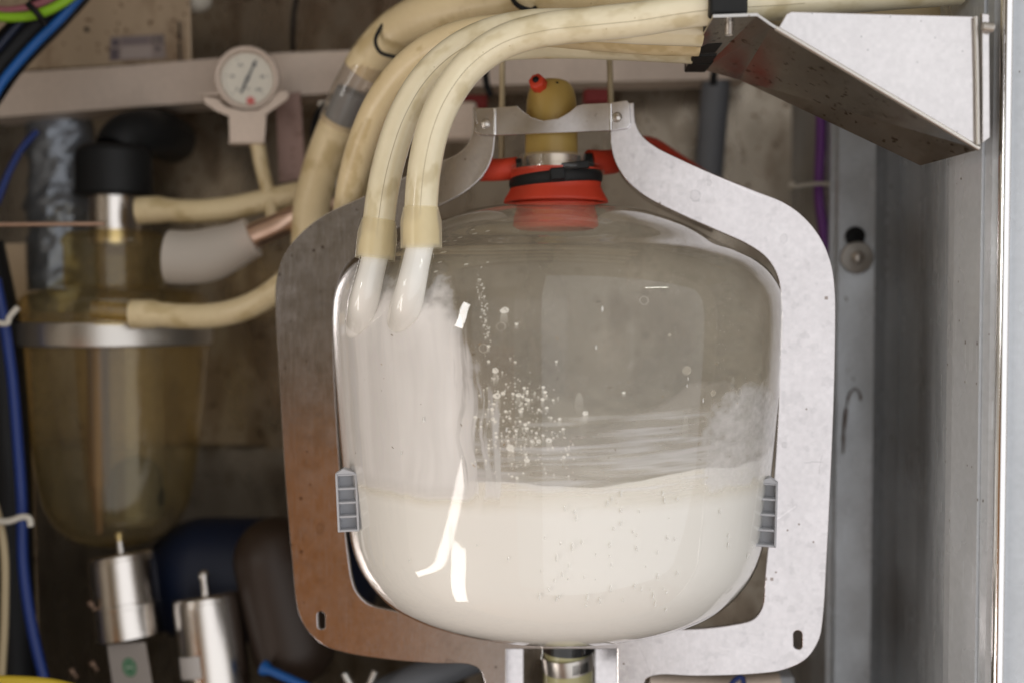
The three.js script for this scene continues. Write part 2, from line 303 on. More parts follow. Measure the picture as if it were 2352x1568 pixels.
// ---------------------------------------------------------------- milk body
{
  const inner = inset(0.0012), level = -0.0965;
  const rIn = (y) => { for (let i = 1; i < inner.length; i++) if (inner[i].y <= y) { const a = inner[i - 1], b = inner[i], t = (a.y - y) / (a.y - b.y || 1e-9); return a.x + (b.x - a.x) * clamp(t); } return 0.018; };
  const bank = (a, r, x, z) => { const w = (a - 118 * Math.PI / 180) / 0.5, f = Math.exp(-w * w); return f * sm(0.112, 0.142, r) * (0.038 + 0.014 * (fbm(x * 70, z * 70 + a * 9, 4) - 0.5)) + f * 0.006 * (fbm(x * 150, z * 150, 3) - 0.5) * sm(0.07, 0.1, r); };
  const NA = 180, ys = []; for (let i = 0; i <= 46; i++) ys.push(i / 46);
  const bottom = -0.2125, wv = (a, r) => {
    const x = Math.sin(a) * r, z = Math.cos(a) * r, sw = Math.hypot(x - 0.03, z - 0.02), ang = Math.atan2(z - 0.02, x - 0.03);
    return 0.0035 * (fbm(x * 28 + 5, z * 40 + 3, 3) - 0.5) * 2 + 0.0016 * Math.sin(sw * 190 + ang * 2 + 5 * fbm(x * 20, z * 20, 2)) * sm(0.02, 0.12, r) + 0.006 * sm(0.02, 0.15, x) - 0.002 + bank(a, r, x, z);
  };
  const pos = [], idx = [];
  for (let i = 0; i <= 46; i++) for (let j = 0; j <= NA; j++) {
    const a = (j / NA) * Math.PI * 2, top = level + wv(a, rIn(level)), t = ys[i], y = bottom + (top - bottom) * Math.pow(t, 1.5), r = i ? rIn(y) : 0.001;
    pos.push(Math.sin(a) * r, y, Math.cos(a) * r);
  }
  for (let i = 1; i <= 40; i++) for (let j = 0; j <= NA; j++) {
    const a = (j / NA) * Math.PI * 2, r0 = rIn(level + wv(a, rIn(level))), r = r0 * (1 - Math.pow(i / 40, 1.3));
    pos.push(Math.sin(a) * r, level + wv(a, r) * (i < 2 ? 1 : 1), Math.cos(a) * r);
  }
  const w = NA + 1;
  for (let i = 0; i < 86; i++) for (let j = 0; j < NA; j++) { const a = i * w + j, b = a + w; idx.push(a, a + 1, b, b, a + 1, b + 1); }
  const g = new THREE.BufferGeometry(); g.setAttribute('position', new THREE.Float32BufferAttribute(pos, 3)); g.setIndex(idx); g.computeVertexNormals();
  const uv = []; for (let i = 0; i < pos.length / 3; i++) uv.push(pos[i * 3], pos[i * 3 + 2]); g.setAttribute('uv', new THREE.Float32BufferAttribute(uv, 2));
  part('milk_body', g, M.milk, milk);
}

// ---------------------------------------------------------------- milk film, drops and dried marks on the wall of the jar
const A0 = 100 * Math.PI / 180, S0 = arc[16], S1 = sAt(-0.118);
function filmMesh(front, inset_, mat, name) {
  const pr = inset(inset_), NA = 110, pos = [], uv = [], idx = [], rows = [];
  for (let i = 0; i < pr.length; i++) if (arc[i] >= S0 && arc[i] <= S1) rows.push(i);
  rows.forEach((i) => { for (let j = 0; j <= NA; j++) { const u = j / NA, a = front ? (u * 2 - 1) * A0 : A0 + u * (2 * Math.PI - 2 * A0); pos.push(Math.sin(a) * pr[i].x, pr[i].y, Math.cos(a) * pr[i].x); uv.push(u, 1 - (arc[i] - S0) / (S1 - S0)); } });
  const w = NA + 1; for (let i = 0; i < rows.length - 1; i++) for (let j = 0; j < NA; j++) { const a = i * w + j, b = a + w; idx.push(a, b, a + 1, b, b + 1, a + 1); }
  const g = new THREE.BufferGeometry(); g.setAttribute('position', new THREE.Float32BufferAttribute(pos, 3)); g.setAttribute('uv', new THREE.Float32BufferAttribute(uv, 2)); g.setIndex(idx); g.computeVertexNormals();
  part(name, g, mat, milk);
}
{
  const W = 2048, H = 1536, c = document.createElement('canvas'); c.width = W; c.height = H; const x = c.getContext('2d');
  const at = (px, py) => { const h = hit(px, py); return h && [(h.a / A0 + 1) / 2 * W, (h.s - S0) / (S1 - S0) * H]; };
  const mm = W / (2 * A0 * 147), img = x.createImageData(W, H), d = img.data;
  const [eR] = at(1130, 900), topY = at(1040, 632)[1], colL = at(1085, 660)[0], colM = at(1000, 640)[0];
  const yTopR = at(1100, 740)[1], fb = at(1705, 1010), in1 = at(922, 790)[0], in2 = at(832, 780)[0], lvl = (sAt(-0.0985) - S0) / (S1 - S0) * H;
  for (let j = 0; j < H; j++) for (let i = 0; i < W; i++) {
    const k = (j * W + i) * 4, low = fbm(i / 160, j / 200, 4), spk = hash(i >> 1, j >> 1) > 0.996 ? 0.3 * hash(i >> 1, 7 + (j >> 1)) : 0;
    let a = 0.21 + 0.12 * (low - 0.5) + 0.03 * (hash(i, j) - 0.5) + spk;
    // running sheet of milk below the inlets: broad lanes that follow the fall, ragged soft edges
    const wob = 22 * (fbm(j / 260, 3.3, 3) - 0.5) + 8 * (fbm(j / 40, 8.1, 2) - 0.5), e = eR + wob + 8;
    const iw = i + 42 * (fbm(i / 130, j / 210 + 40, 4) - 0.5), lane = fbm(iw / 58, j / 1100 + 3, 3), lane2 = fbm(iw / 9, j / 300 + 30, 4), mist = fbm(i / 110, j / 150 + 12, 4), thin = clamp(sm(0.30, 0.62, lane) * 0.70 + 0.20 * lane2 + 0.35 * (mist - 0.4));
    const topE = i < colM ? topY + 10 - 150 * sm(colM - 60, colM - 330, i) : topY + (yTopR - topY) * sm(colM + 10, eR + 20, i);
    const fray = 120 * (fbm(i / 40, j / 44, 5) - 0.5), fs = 60 * (fbm(i / 16, j / 300, 3) - 0.5);
    const sheet = (0.55 * sm(e + 34, e + 4, i + 0.5 * fs) * clamp(0.15 + 1.3 * sm(0.3, 0.7, fbm(iw / 15, j / 330 + 55, 4)) + sm(e - 40, e - 140, i)) * sm(topE - 40 + 260 * fbm(i / 22, 6.6, 3), topE + 330, j + 160 * sm(e - 30, e - 120, i) + fray) + 0.45 * sm(e - 10, e - 130, i + fs)) * sm(topE - 70, topE + 130, j + fray);
    a = Math.max(a, sheet * Math.max(0.80 + 0.19 * thin, 0.99 * Math.exp(-Math.pow((i - in1) / 52, 2)) * sm(900, 500, j), 0.99 * Math.exp(-Math.pow((i - in2) / 52, 2)) * sm(900, 500, j)));
    // paler curtain drawn down beside it
    const cur = sm(e + 330, e - 5, i + 80 * (mist - 0.5)) * sm(yTopR + 250, yTopR + 900, j) * (0.22 + 0.45 * sm(0.42, 0.72, fbm(i / 30, j / 260 + 70, 4)));
    a = Math.max(a, cur);
    // wet streaks left by the swirl just above the milk line
    a = Math.max(a, sm(H * 0.62, H * 0.86, j + 200 * (low - 0.5)) * (0.22 + 0.22 * sm(0.35, 0.8, fbm(i / 200, j / 17 + 0.003 * i + 9, 5)) + 0.1 * mist));
    // froth dried on the wall at the right, above the milk line
    const bu = (i - fb[0]) / 190, bv = (j - fb[1]) / 260 + 0.5 * (mist - 0.5);
    a = Math.max(a, (0.30 + 0.40 * fbm(i / 22, j / 22, 4)) * sm(1.05, 0.55, Math.hypot(bu * (bu > 0 ? 0.55 : 1), bv < 0 ? bv : bv * 0.4)) * sm(0, 60, j));
    // the sheet runs on into the milk and is lost there
    a *= 1 - sm(lvl + 6, lvl + 120, j + 30 * (fbm(i / 90, 4.4, 3) - 0.5));
    const wh = sm(0.22, 0.45, a); d[k] = 230 + 14 * wh; d[k + 1] = 221 + 20 * wh; d[k + 2] = 201 + 39 * wh; d[k + 3] = 255 * clamp(a);
  }
  x.putImageData(img, 0, 0);
  const blob = (cx, cy, r, ry, al, bub = 0, col = '240,237,229') => {
    const n = 14; x.fillStyle = `rgba(${col},${al})`; x.beginPath();
    for (let i = 0; i <= n; i++) { const t = i / n * Math.PI * 2, k = i % n, w = 0.85 + 0.3 * hash(Math.round(cx) + k, Math.round(cy)); const X = cx + Math.cos(t) * r * w, Y = cy + Math.sin(t) * ry * w; i ? x.lineTo(X, Y) : x.moveTo(X, Y); }
    x.fill();
    for (let b = 0; b < bub; b++) { x.fillStyle = 'rgba(90,84,74,0.55)'; x.beginPath(); x.arc(cx + rr(-.5, .5) * r, cy + rr(-.5, .5) * ry, rr(0.5, 0.17 * r + 0.6), 0, 7); x.fill(); }
  };
  const tail = (cx, cy, r, len, al) => { const g = x.createLinearGradient(0, cy, 0, cy + len); g.addColorStop(0, `rgba(236,232,222,${al})`); g.addColorStop(1, 'rgba(236,232,222,0)'); x.fillStyle = g; x.beginPath(); x.ellipse(cx, cy + len / 2, r, len / 2, 0, 0, 7); x.fill(); };
  // big drops where the photograph has them, then the fine spatter between
  const big = [[1158, 713, 12, 3], [1186, 744, 5, 1], [1137, 851, 9, 2], [1121, 830, 5, 1], [1140, 909, 11, 4], [1190, 907, 8, 3], [1213, 918, 6, 1], [1248, 889, 5, 1], [1252, 900, 5, 1], [1246, 917, 6, 1], [1256, 936, 5, 1], [1196, 945, 6, 1], [1237, 1013, 7, 3], [1221, 1013, 6, 3], [1261, 1011, 9, 3], [1172, 1028, 11, 3], [1210, 1057, 8, 2], [1187, 1097, 5, 2], [1155, 903, 6, 1], [1178, 904, 5, 0], [1132, 962, 6, 1], [1185, 988, 5, 1], [1206, 975, 5, 0], [1091, 958, 6, 1], [1137, 968, 5, 1], [1345, 949, 8, 1], [1130, 940, 6, 0], [1286, 962, 5, 1], [1140, 1003, 5, 0], [1294, 985, 5, 1], [1295, 1050, 5, 1], [1434, 902, 5, 1], [1278, 830, 4, 0], [1121, 795, 5, 1]];
  for (let i = 0; i < 330; i++) { const g = () => (rnd() + rnd() + rnd()) / 1.5 - 1; big.push([1195 + g() * 150, 965 + g() * 170, rr(0.8, 3.4) * (0.5 + rnd()), 0]); }
  for (let i = 0; i < 90; i++) { const t = rnd(); big.push([1098 + 22 * t + rr(-9, 9), 628 + 150 * t + rr(-20, 20), rr(0.8, 3.0), rnd() > 0.7 ? 1 : 0]); }
  for (let i = 0; i < 60; i++) big.push([rr(1060, 1320), rr(1000, 1100), rr(1, 4), 0]);
  for (const [px, py, r, b] of big) { const p = at(px, py); if (!p || px < 1090 && py > 700 && py < 950) continue; const q = r * 0.82; if (q > 2) tail(p[0] + rr(-1, 1), p[1], q * 0.9, q * rr(3, 9), 0.38); blob(p[0], p[1], q, q * rr(1, 1.35), q > 3 ? 0.9 : rr(0.4, 0.85), b); }
  // slanting drops thrown up to the shoulder, dried rings, straw specks
  for (const [px, py, r] of [[1018, 577, 10], [1056, 543, 9], [1090, 534, 9], [1120, 528, 8], [1085, 525, 8], [1020, 552, 7], [1045, 550, 7], [1070, 605, 6], [1010, 600, 6], [1000, 622, 6], [1120, 600, 4]]) { const p = at(px, py); if (p) { x.save(); x.translate(p[0], p[1]); x.rotate(-0.35); blob(0, 0, r, r * 0.62, 0.6); x.restore(); } }
  for (const [px, py, r] of [[1580, 851, 13], [1640, 903, 9], [1540, 770, 4]]) { const p = at(px, py); if (p) { blob(p[0], p[1], r * 0.8, r * 1.05, 0.42, 0, '205,196,176'); x.strokeStyle = 'rgba(215,206,188,0.6)'; x.lineWidth = 1.5; x.beginPath(); x.ellipse(p[0], p[1], r * 0.85, r * 1.1, 0, 0, 7); x.stroke(); } }
  for (const [px, py] of [[1150, 750], [1185, 528], [1110, 800], [1480, 690], [1700, 900]]) { const p = at(px, py); if (p) { x.strokeStyle = 'rgba(225,220,208,0.45)'; x.lineWidth = 1.6; x.beginPath(); x.ellipse(p[0], p[1], 10, 14, 0, 0, 7); x.stroke(); } }
  for (let i = 0; i < 46; i++) { const p = at(rr(800, 1780), rr(560, 1100)); if (!p) continue; x.strokeStyle = `rgba(${rnd() > 0.4 ? '70,48,22' : '150,118,70'},0.85)`; x.lineWidth = rr(1, 2.2); x.beginPath(); const t = rr(0, 6.3), l = rr(1, 6); x.moveTo(p[0], p[1]); x.quadraticCurveTo(p[0] + Math.cos(t) * l, p[1] + Math.sin(t) * l, p[0] + Math.cos(t + .5) * l * 1.8, p[1] + Math.sin(t + .5) * l * 1.6); x.stroke(); }
  for (let i = 0; i < 500; i++) { const p = at(rr(1000, 1790), rr(480, 1050)); if (p) { x.fillStyle = `rgba(236,230,214,${rr(0.25, 0.7)})`; x.fillRect(p[0], p[1], rr(1, 2.2), rr(1, 2.2)); } }
  for (let i = 0; i < 4; i++) { const p = at(rr(1300, 1700), rr(820, 960)); if (p) tail(p[0], p[1], rr(5, 12), rr(60, 150), rr(0.1, 0.3)); }
  const t = new THREE.CanvasTexture(c); t.colorSpace = THREE.SRGBColorSpace;
  filmMesh(true, 0.0008, std({ map: t, transparent: true, roughness: 0.6 }), 'wall_film');
}
{
  const W = 1024, H = 1024;
  const t = data(W, H, (i, j) => {                                      // rear wall: thin residue, froth thrown up at the right
    const v = j / H, low = fbm(i / 190, j / 120, 3), u = i / W;
    let a = 0.10 + 0.14 * (low - 0.5);
    const crest = 0.20 + 0.34 * Math.exp(-Math.pow((u - 0.10) / 0.12, 2)) + 0.06 * (fbm(i / 90, 5, 3) - 0.5);
    a = Math.max(a, sm(crest + 0.14, crest - 0.16, v) * (0.45 + 0.45 * sm(0.3, 0.7, fbm(i / 60, j / 40, 3))));
    return [0.92, 0.90, 0.85, a];
  });
  t.wrapS = t.wrapT = THREE.ClampToEdgeWrapping;
  filmMesh(false, 0.0008, std({ map: t, transparent: true, roughness: 0.6 }), 'rear_film');
}
// water beads standing on the outside of the glass
{
  const gs = [], base = new THREE.SphereGeometry(1, 10, 8);
  for (let i = 0; i < 80; i++) {
    const h = hit(i < 55 ? rr(1230, 1560) : rr(850, 1750), i < 70 ? rr(1130, 1400) : rr(700, 1400)); if (!h) continue;
    const r = rAt(h.y), k = rr(0.0004, 0.0011), n = V(Math.sin(h.a), 0, Math.cos(h.a)), m = new THREE.Matrix4().compose(V(n.x * r, h.y, n.z * r), new THREE.Quaternion().setFromAxisAngle(V(0, 1, 0), h.a), V(k * 0.62, k * rr(1, 2.6), k * 0.45));
    gs.push(base.clone().applyMatrix4(m));
  }
  const o = part('water_beads', mergeGeometries(gs), phy({ color: C(0.95, 0.95, 0.93), roughness: 0.05, transmission: 0.5, thickness: 0 }), jar); o.userData.kind = 'stuff';
}

// ---------------------------------------------------------------- steel frame round the jar
const frame = thing('mounting_frame', 'flat stainless steel frame plate with rounded corners encircling the glass jar', 'frame');
{
  const o = V(0.1726, 0, 0.035), e1 = V(Math.cos(YAW), 0, Math.sin(YAW)), n = V(-Math.sin(YAW), 0, Math.cos(YAW)), eye = V(0, 0, DIST);
  const onFrame = (px, py, off = 0) => { const d = ray(px, py), q = o.clone().addScaledVector(n, off), t = q.clone().sub(eye).dot(n) / d.dot(n), p = eye.clone().addScaledVector(d, t).sub(q); return [p.dot(e1), p.y]; };
  frame.position.copy(o); frame.rotation.y = -YAW;
  const fp = (l, off) => l.map(([x, y]) => onFrame(x, y, off));
  const outer = [[1400, 240], [1456, 236], [1460, 282], [1476, 312], [1505, 336], [1560, 364], [1650, 404], [1740, 440], [1800, 464], [1845, 496], [1885, 545], [1910, 605], [1919, 670], [1920, 740], [1917, 900], [1909, 1100], [1900, 1280], [1891, 1420], [1882, 1468], [1852, 1513], [1800, 1538], [1740, 1547], [1600, 1552], [1510, 1550], [1484, 1560], [1476, 1600], [1476, 1650], [1418, 1650], [1418, 1480], [1163, 1480], [1163, 1650], [1118, 1650], [1116, 1580], [1104, 1540], [1080, 1526], [1000, 1523], [900, 1515], [800, 1500], [745, 1482], [704, 1444], [684, 1400], [670, 1280], [655, 1100], [640, 850], [632, 700], [634, 645], [650, 590], [682, 545], [740, 497], [850, 445], [940, 402], [1010, 372], [1050, 354], [1075, 330], [1086, 295], [1086, 248], [1136, 248]];
  const inner = [[1137, 312], [1131, 360], [1112, 400], [1072, 438], [1000, 478], [920, 520], [862, 556], [818, 586], [788, 622], [768, 690], [766, 800], [775, 1000], [789, 1180], [799, 1270], [808, 1330], [820, 1360], [846, 1386], [900, 1401], [990, 1416], [1120, 1432], [1290, 1438], [1460, 1440], [1590, 1444], [1690, 1433], [1732, 1420], [1752, 1390], [1757, 1330], [1770, 1200], [1785, 1000], [1793, 800], [1795, 690], [1785, 632], [1760, 592], [1718, 562], [1650, 531], [1560, 491], [1482, 451], [1440, 415], [1413, 372], [1403, 330], [1402, 300]];
  const smooth = (l, keep) => { const p = fp(l), out = []; const cv = new THREE.CatmullRomCurve3(p.map(([a, b]) => V(a, b, 0)), false, 'centripetal'); for (const v of cv.getPoints(l.length * 5)) out.push([v.x, v.y]); return out; };
  const slot = (px, py, ang) => { const [x, y] = onFrame(px, py), q = new THREE.Path(); const w = 0.0027, h = 0.0034, pts = []; for (let i = 0; i < 24; i++) { const a = i / 24 * Math.PI * 2, X = w * Math.cos(a), Y = w * Math.sin(a) + (Math.sin(a) >= 0 ? h : -h); pts.push(new THREE.Vector2(x + X * Math.cos(ang) - Y * Math.sin(ang), y + X * Math.sin(ang) + Y * Math.cos(ang))); } q.setFromPoints(pts); return q; };
  const pieces = [];
  // outline: right half, then left half, with the square cuts of the lower neck left sharp
  const k1 = outer.findIndex((p) => p[0] === 1476 && p[1] === 1650), right = smooth(outer.slice(1, k1 + 1)), k2 = outer.findIndex((p) => p[0] === 1118), left = smooth(outer.slice(k2, -1));
  // the upper mouth between the two arms is open: the outline runs in through it and round the inside
  const inn = smooth(inner), loop = [...fp([[1402, 236]]), ...right, ...fp([[1418, 1650], [1418, 1490], [1163, 1490], [1163, 1650]]), ...left, ...fp([[1136, 248]]), ...inn];
  const g = plate(loop, 0.003, { holes: [slot(738, 1424, 0.02), slot(1833, 1469, 0.02)], bevel: 0.0005 });
  part('frame_plate', g.translate(0, 0, -0.003), M.frame, frame);
  // return edge folded back along the right arm
  const fl = smooth([[1404, 330], [1413, 372], [1440, 415], [1482, 451], [1560, 491], [1640, 527]]), pos = [], idx = [], uv = [];
  fl.forEach(([x, y], i) => { pos.push(x, y, -0.0032, x, y - 0.0006, -0.026); uv.push(i * 0.004, 0, i * 0.004, 0.024); if (i) { const a = i * 2; idx.push(a - 2, a, a - 1, a - 1, a, a + 1); } });
  const fg = new THREE.BufferGeometry(); fg.setAttribute('position', new THREE.Float32BufferAttribute(pos, 3)); fg.setAttribute('uv', new THREE.Float32BufferAttribute(uv, 2)); fg.setIndex(idx); fg.computeVertexNormals();
  part('return_edge', fg, M.frame, frame);
  // strap across the neck with its curved cut-out, two rivets
  const sp = [[1091, 256], [1097, 250], [1188, 243], [1200, 254], [1222, 270], [1247, 277], [1282, 272], [1307, 258], [1325, 243], [1340, 239], [1402, 236], [1440, 230], [1447, 238], [1450, 284], [1442, 294], [1404, 300], [1136, 311], [1098, 309], [1090, 300], [1092, 292], [1096, 284], [1092, 276]];
  part('strap', plate(fp(sp, 0.004), 0.0022, { bevel: 0.0005 }), M.bracket, frame, [0, 0, 0.0015]);
  for (const [px, y0, y1] of [[1136, 249, 309], [1403, 238, 298]]) { const a = onFrame(px, y0, 0.006), b = onFrame(px, y1, 0.006); part('bend', rod(V(a[0], a[1], 0.0038), V(b[0], b[1], 0.0038), 0.0011, 10), M.polished, frame); }
  for (const [px, py] of [[1114, 283], [1417, 268]]) { const [x, y] = onFrame(px, py, 0.006); part('rivet', moved(lathe([[0, 0.0022], [0.0018, 0.0019], [0.0031, 0.0008], [0.0035, 0]], 20), 0, 0, 0, Math.PI / 2), M.bolt, frame, [x, y, 0.004]); }
}

// lower support behind the outlet: two upright strips
for (const [a, b, nm, z] of [[1163, 1202, 'pale steel strip left of the outlet hose under the jar', -0.03], [1366, 1417, 'brownish steel strip right of the outlet hose under the jar', -0.045]]) solo('support_strip', sheet([P(a, 1700, z), P(b, 1700, z), P(b, 1470, z), P(a, 1470, z)], 0.003), M.frame, nm, 'strip');

// grey plastic spacer clips on the inner edge of the frame
function clip(label, corners, z, lip) {
  const [x0, y0, x1, y1] = corners, p = P((x0 + x1) / 2, y1, z), w = (x1 - x0) * perPx(z), h = (y1 - y0) * perPx(z), t = 0.0014, dp = 0.010;
  const o = thing('spacer_clip', label, 'clip', [p.x, p.y, p.z], 'grey clips on the frame edge');
  o.rotation.z = lip > 0 ? 0.04 : -0.02; o.rotation.y = lip > 0 ? 0.06 : -0.22;
  part('back_plate', box(w, h, t), M.clip, o, [0, h / 2, -dp + 0.002]);
  for (const s of [-1, 1]) part('side_wall', box(t, h, dp), M.clip, o, [s * (w / 2 - t / 2), h / 2, -dp / 2 + 0.002]);
  for (let i = 0; i <= 4; i++) part('rib', box(w - 0.0012, t, dp - 0.0008), M.clip, o, [0, t / 2 + (h - t) * i / 4, -dp / 2 + 0.0018]);
  const tip = new THREE.Shape([new THREE.Vector2(-w / 2, 0), new THREE.Vector2(w / 2, 0), new THREE.Vector2(w * 0.12 * -lip, h * 0.085)]);
  part('pointed_top', new THREE.ExtrudeGeometry(tip, { depth: dp, bevelEnabled: false }), M.clip, o, [0, h, -dp + 0.002]);
}
clip('grey ribbed plastic clip on the left inner edge of the frame, over brown steel', [776, 1085, 826, 1220], 0.064, 1);
clip('grey ribbed plastic clip on the right inner edge of the frame, over pale steel', [1733, 1106, 1783, 1255], 0.062, -1);

// ---------------------------------------------------------------- neck: gasket, clamp, collar, amber cap
{
  const nz = 0, nx = 0.0293, c = (y) => y;
  const gasket = thing('rubber_gasket', 'bright red flared rubber gasket seated on the neck of the jar', 'gasket', [nx, 0, nz]);
  part('flared_skirt', lathe([[0.0302, 0.089], [0.0302, 0.083], [0.030, 0.078], [0.0315, 0.0745], [0.0345, 0.0695], [0.0350, 0.0675], [0.0335, 0.0672]], 64), M.red, gasket);
  part('inner_lip', lathe([[0.0262, 0.085], [0.0262, 0.064], [0.0280, 0.058], [0.0285, 0.052], [0.0255, 0.050]], 48), M.red, gasket);
  const clampT = thing('clamp_band', 'tilted black plastic clamp band round the jar neck above the red gasket', 'clamp', [nx, 0.0822, nz]);
  clampT.rotation.z = 0.10;
  part('band', new THREE.TorusGeometry(0.0285, 0.003, 10, 64).rotateX(Math.PI / 2).scale(1, 1.7, 1), M.rubber, clampT);
  part('latch', box(0.010, 0.008, 0.006, 0.0015), M.rubber, clampT, [0.000, 0.001, 0.0300]);
  part('tail_strap', box(0.018, 0.005, 0.003, 0.001), M.rubber, clampT, [0.012, 0.0055, 0.0285]);
  const collar = thing('neck_collar', 'short shiny clear collar between the black clamp and the amber cap', 'collar', [nx - 0.0018, -0.0075, nz]);
  part('collar_ring', lathe([[0.0220, 0.0905], [0.0222, 0.104], [0.0228, 0.1055], [0.0222, 0.1065]], 48), M.clear, collar);
  part('inner_sleeve', lathe([[0.0185, 0.088], [0.0185, 0.1055]], 40), M.chrome, collar);
  const cap = thing('amber_cap', 'tall amber plastic dome standing on the jar neck behind the strap', 'cap', [nx - 0.0028, -0.0075, nz - 0.004]);
  part('dome', lathe([[0, 0.1578], [0.008, 0.1570], [0.0128, 0.1540], [0.0154, 0.1490], [0.0167, 0.142], [0.0172, 0.128], [0.0176, 0.118], [0.0178, 0.1075], [0.0185, 0.1065], [0.0185, 0.1035], [0.0165, 0.1025]], 56, 60), M.amberCap, cap);
  part('port_hole', moved(new THREE.SphereGeometry(0.0017, 12, 10), 0.003, 0.1523, 0.0120), M.black, cap);
  const noz = part('red_nozzle', moved(lathe([[0.0018, 0.006], [0.0050, 0.006], [0.0056, 0.004], [0.0056, -0.004], [0.0, -0.006]], 7), -0.0085, 0.1515, 0.0125, 1.15, 0, 0.45), M.red, cap);
  part('bore', moved(lathe([[0, 0.0005], [0.0021, 0.0005], [0.0021, -0.003]], 16), -0.0111, 0.15415, 0.01815, 1.15, 0, 0.45), M.black, noz);
  const ry = P(1150, 388, -0.01);
  solo('red_hose', sweep([P(1190, 386, -0.004), P(1150, 390, -0.005), P(1080, 392, -0.012), P(1000, 404, -0.04), P(960, 415, -0.08)], 0.0075, { seg: 40 }), M.red, 'red rubber hose end left of the jar neck', 'hose', 'red hoses at the neck');
  solo('red_hose', sweep([P(1352, 372, -0.006), P(1405, 372, -0.014), P(1446, 348, -0.04), P(1490, 340, -0.07), P(1545, 372, -0.10), P(1620, 420, -0.15)], 0.0083, { seg: 40 }), M.red, 'red rubber hose running back to the right of the jar neck', 'hose', 'red hoses at the neck');
  for (const [px, l] of [[1090, 'small dark red block behind the left end of the strap'], [1370, 'small dark red block behind the right end of the strap']]) { const p = P(px, px < 1200 ? 238 : 224, -0.2); const m = solo('red_block', box(0.022, 0.012, 0.02, 0.002), M.darkred, l, 'block'); m.position.copy(p); }
  solo('black_coupling', rod(P(1345, 384, 0.0), P(1362, 382, 0.0), 0.009, 20), M.rubber, 'black coupling joining the right red hose to the neck', 'coupling');
  solo('black_coupling', rod(P(1186, 392, 0.0), P(1200, 391, 0.0), 0.008, 20), M.rubber, 'black coupling joining the left red hose to the neck', 'coupling');
}

// ---------------------------------------------------------------- milk hoses
function hose(label, pts, r, mat, sleeve, group = 'cream milk hoses') {
  const o = thing('milk_hose', label, 'hose', [0, 0, 0], group), w = pts.map(([x, y, z]) => Q(x, y, z));
  part('hose_body', sweep(w, (t) => r * (1 + (sleeve ? 0.10 * sm(0.045, 0.02, t) : 0)), { seg: 140, rad: 28 }), mat, o);
  if (sleeve) {
    const d = w[1].clone().sub(w[0]).normalize(), a = w[0].clone().addScaledVector(d, -0.002), b = w[0].clone().addScaledVector(d, 0.021);
    part('end_sleeve', sweep([a, a.clone().lerp(b, 0.35), a.clone().lerp(b, 0.7), b], (t) => r * (1.24 - 0.17 * sm(0.6, 1, t)), { seg: 20, rad: 28, caps: false }), M.sleeve, o);
    const c = new THREE.CatmullRomCurve3(w, false, 'centripetal'), sp = [];
    for (let i = 0; i <= 40; i++) { const t = 0.004 + i / 40 * 0.75, p = c.getPointAt(t), tn = c.getTangentAt(t), view = V(0, 0, DIST).sub(p).normalize(), sd = tn.clone().cross(view).normalize(), up = sd.clone().cross(tn).normalize(), ang = -0.05 + 0.25 * t; sp.push(p.addScaledVector(up, -Math.cos(ang) * -r * 0.997).addScaledVector(sd, Math.sin(ang) * r)); }
    part('mould_seam', sweep(sp, 0.00019, { seg: 120, rad: 6 }), M.seam, o);
  }
  return o;
}
hose('foremost cream milk hose arching over the jar from its front inlet', [[1053, 612, .119], [1052, 530, .119], [1061, 420, .119], [1083, 320, .119], [1120, 236, .119], [1176, 162, .119], [1256, 106, .12], [1352, 76, .122], [1480, 60, .125], [1600, 47, .127], [1700, 30, .128], [1800, 17, .128], [1960, 6, .125], [2150, -12, .12], [2400, -30, .11]], 0.0094, M.hose, true);
hose('cream milk hose directly behind the foremost one, on the second inlet', [[938, 640, .097], [946, 560, .096], [958, 470, .095], [976, 390, .093], [1006, 300, .092], [1052, 215, .092], [1114, 147, .092], [1194, 98, .093], [1300, 68, .095], [1450, 62, .098], [1620, 70, .1], [1756, 75, .1]], 0.0094, M.hose, true);
hose('leftmost cream milk hose passing down behind the frame corner', [[862, 560, -.03], [878, 455, -.02], [905, 355, -.004], [945, 262, .012], [1002, 182, .03], [1082, 118, .045], [1190, 82, .06], [1350, 76, .066], [1500, 88, .07], [1640, 98, .07], [1748, 100, .07]], 0.0096, M.hoseOld, false);
hose('lowest cream milk hose, seen under the arch beside the black comb', [[915, 520, -.06], [940, 400, -.03], [975, 300, -.01], [1030, 215, .01], [1110, 155, .02], [1230, 118, .03], [1380, 108, .035], [1550, 112, .04], [1732, 121, .04]], 0.0096, M.hose, false);
// large hose above with its clear joint
hose('thick cream hose across the top edge, tied with a black cable tie', [[905, 178, -.085], [930, 140, -.08], [985, 80, -.07], [1068, 34, -.05], [1180, 8, -.03], [1320, -8, -.01], [1500, -10, .01], [1700, -6, .02], [1900, 6, .03], [2100, 8, .03], [2260, 36, .02], [2420, 110, .0]], 0.0150, M.hoseOld, false);
{
  const o = thing('clear_joint', 'clear plastic tube joint between the thick hose and the gauge rail', 'tube');
  part('clear_tube', sweep([Q(935, 130, -.08), Q(905, 185, -.085), Q(872, 245, -.09), Q(845, 310, -.098)], 0.0152, { seg: 30, caps: false }), M.clear, o);
  part('inner_spigot', sweep([Q(880, 230, -.089), Q(855, 285, -.095), Q(840, 322, -.1)], 0.0118, { seg: 20 }), M.greypipe, o);
  hose('dull cream hose dropping behind the left frame corner from the clear joint', [[850, 300, -.098], [826, 355, -.105], [800, 430, -.115], [778, 520, -.125], [772, 620, -.13]], 0.0142, M.hoseOld, false);
}
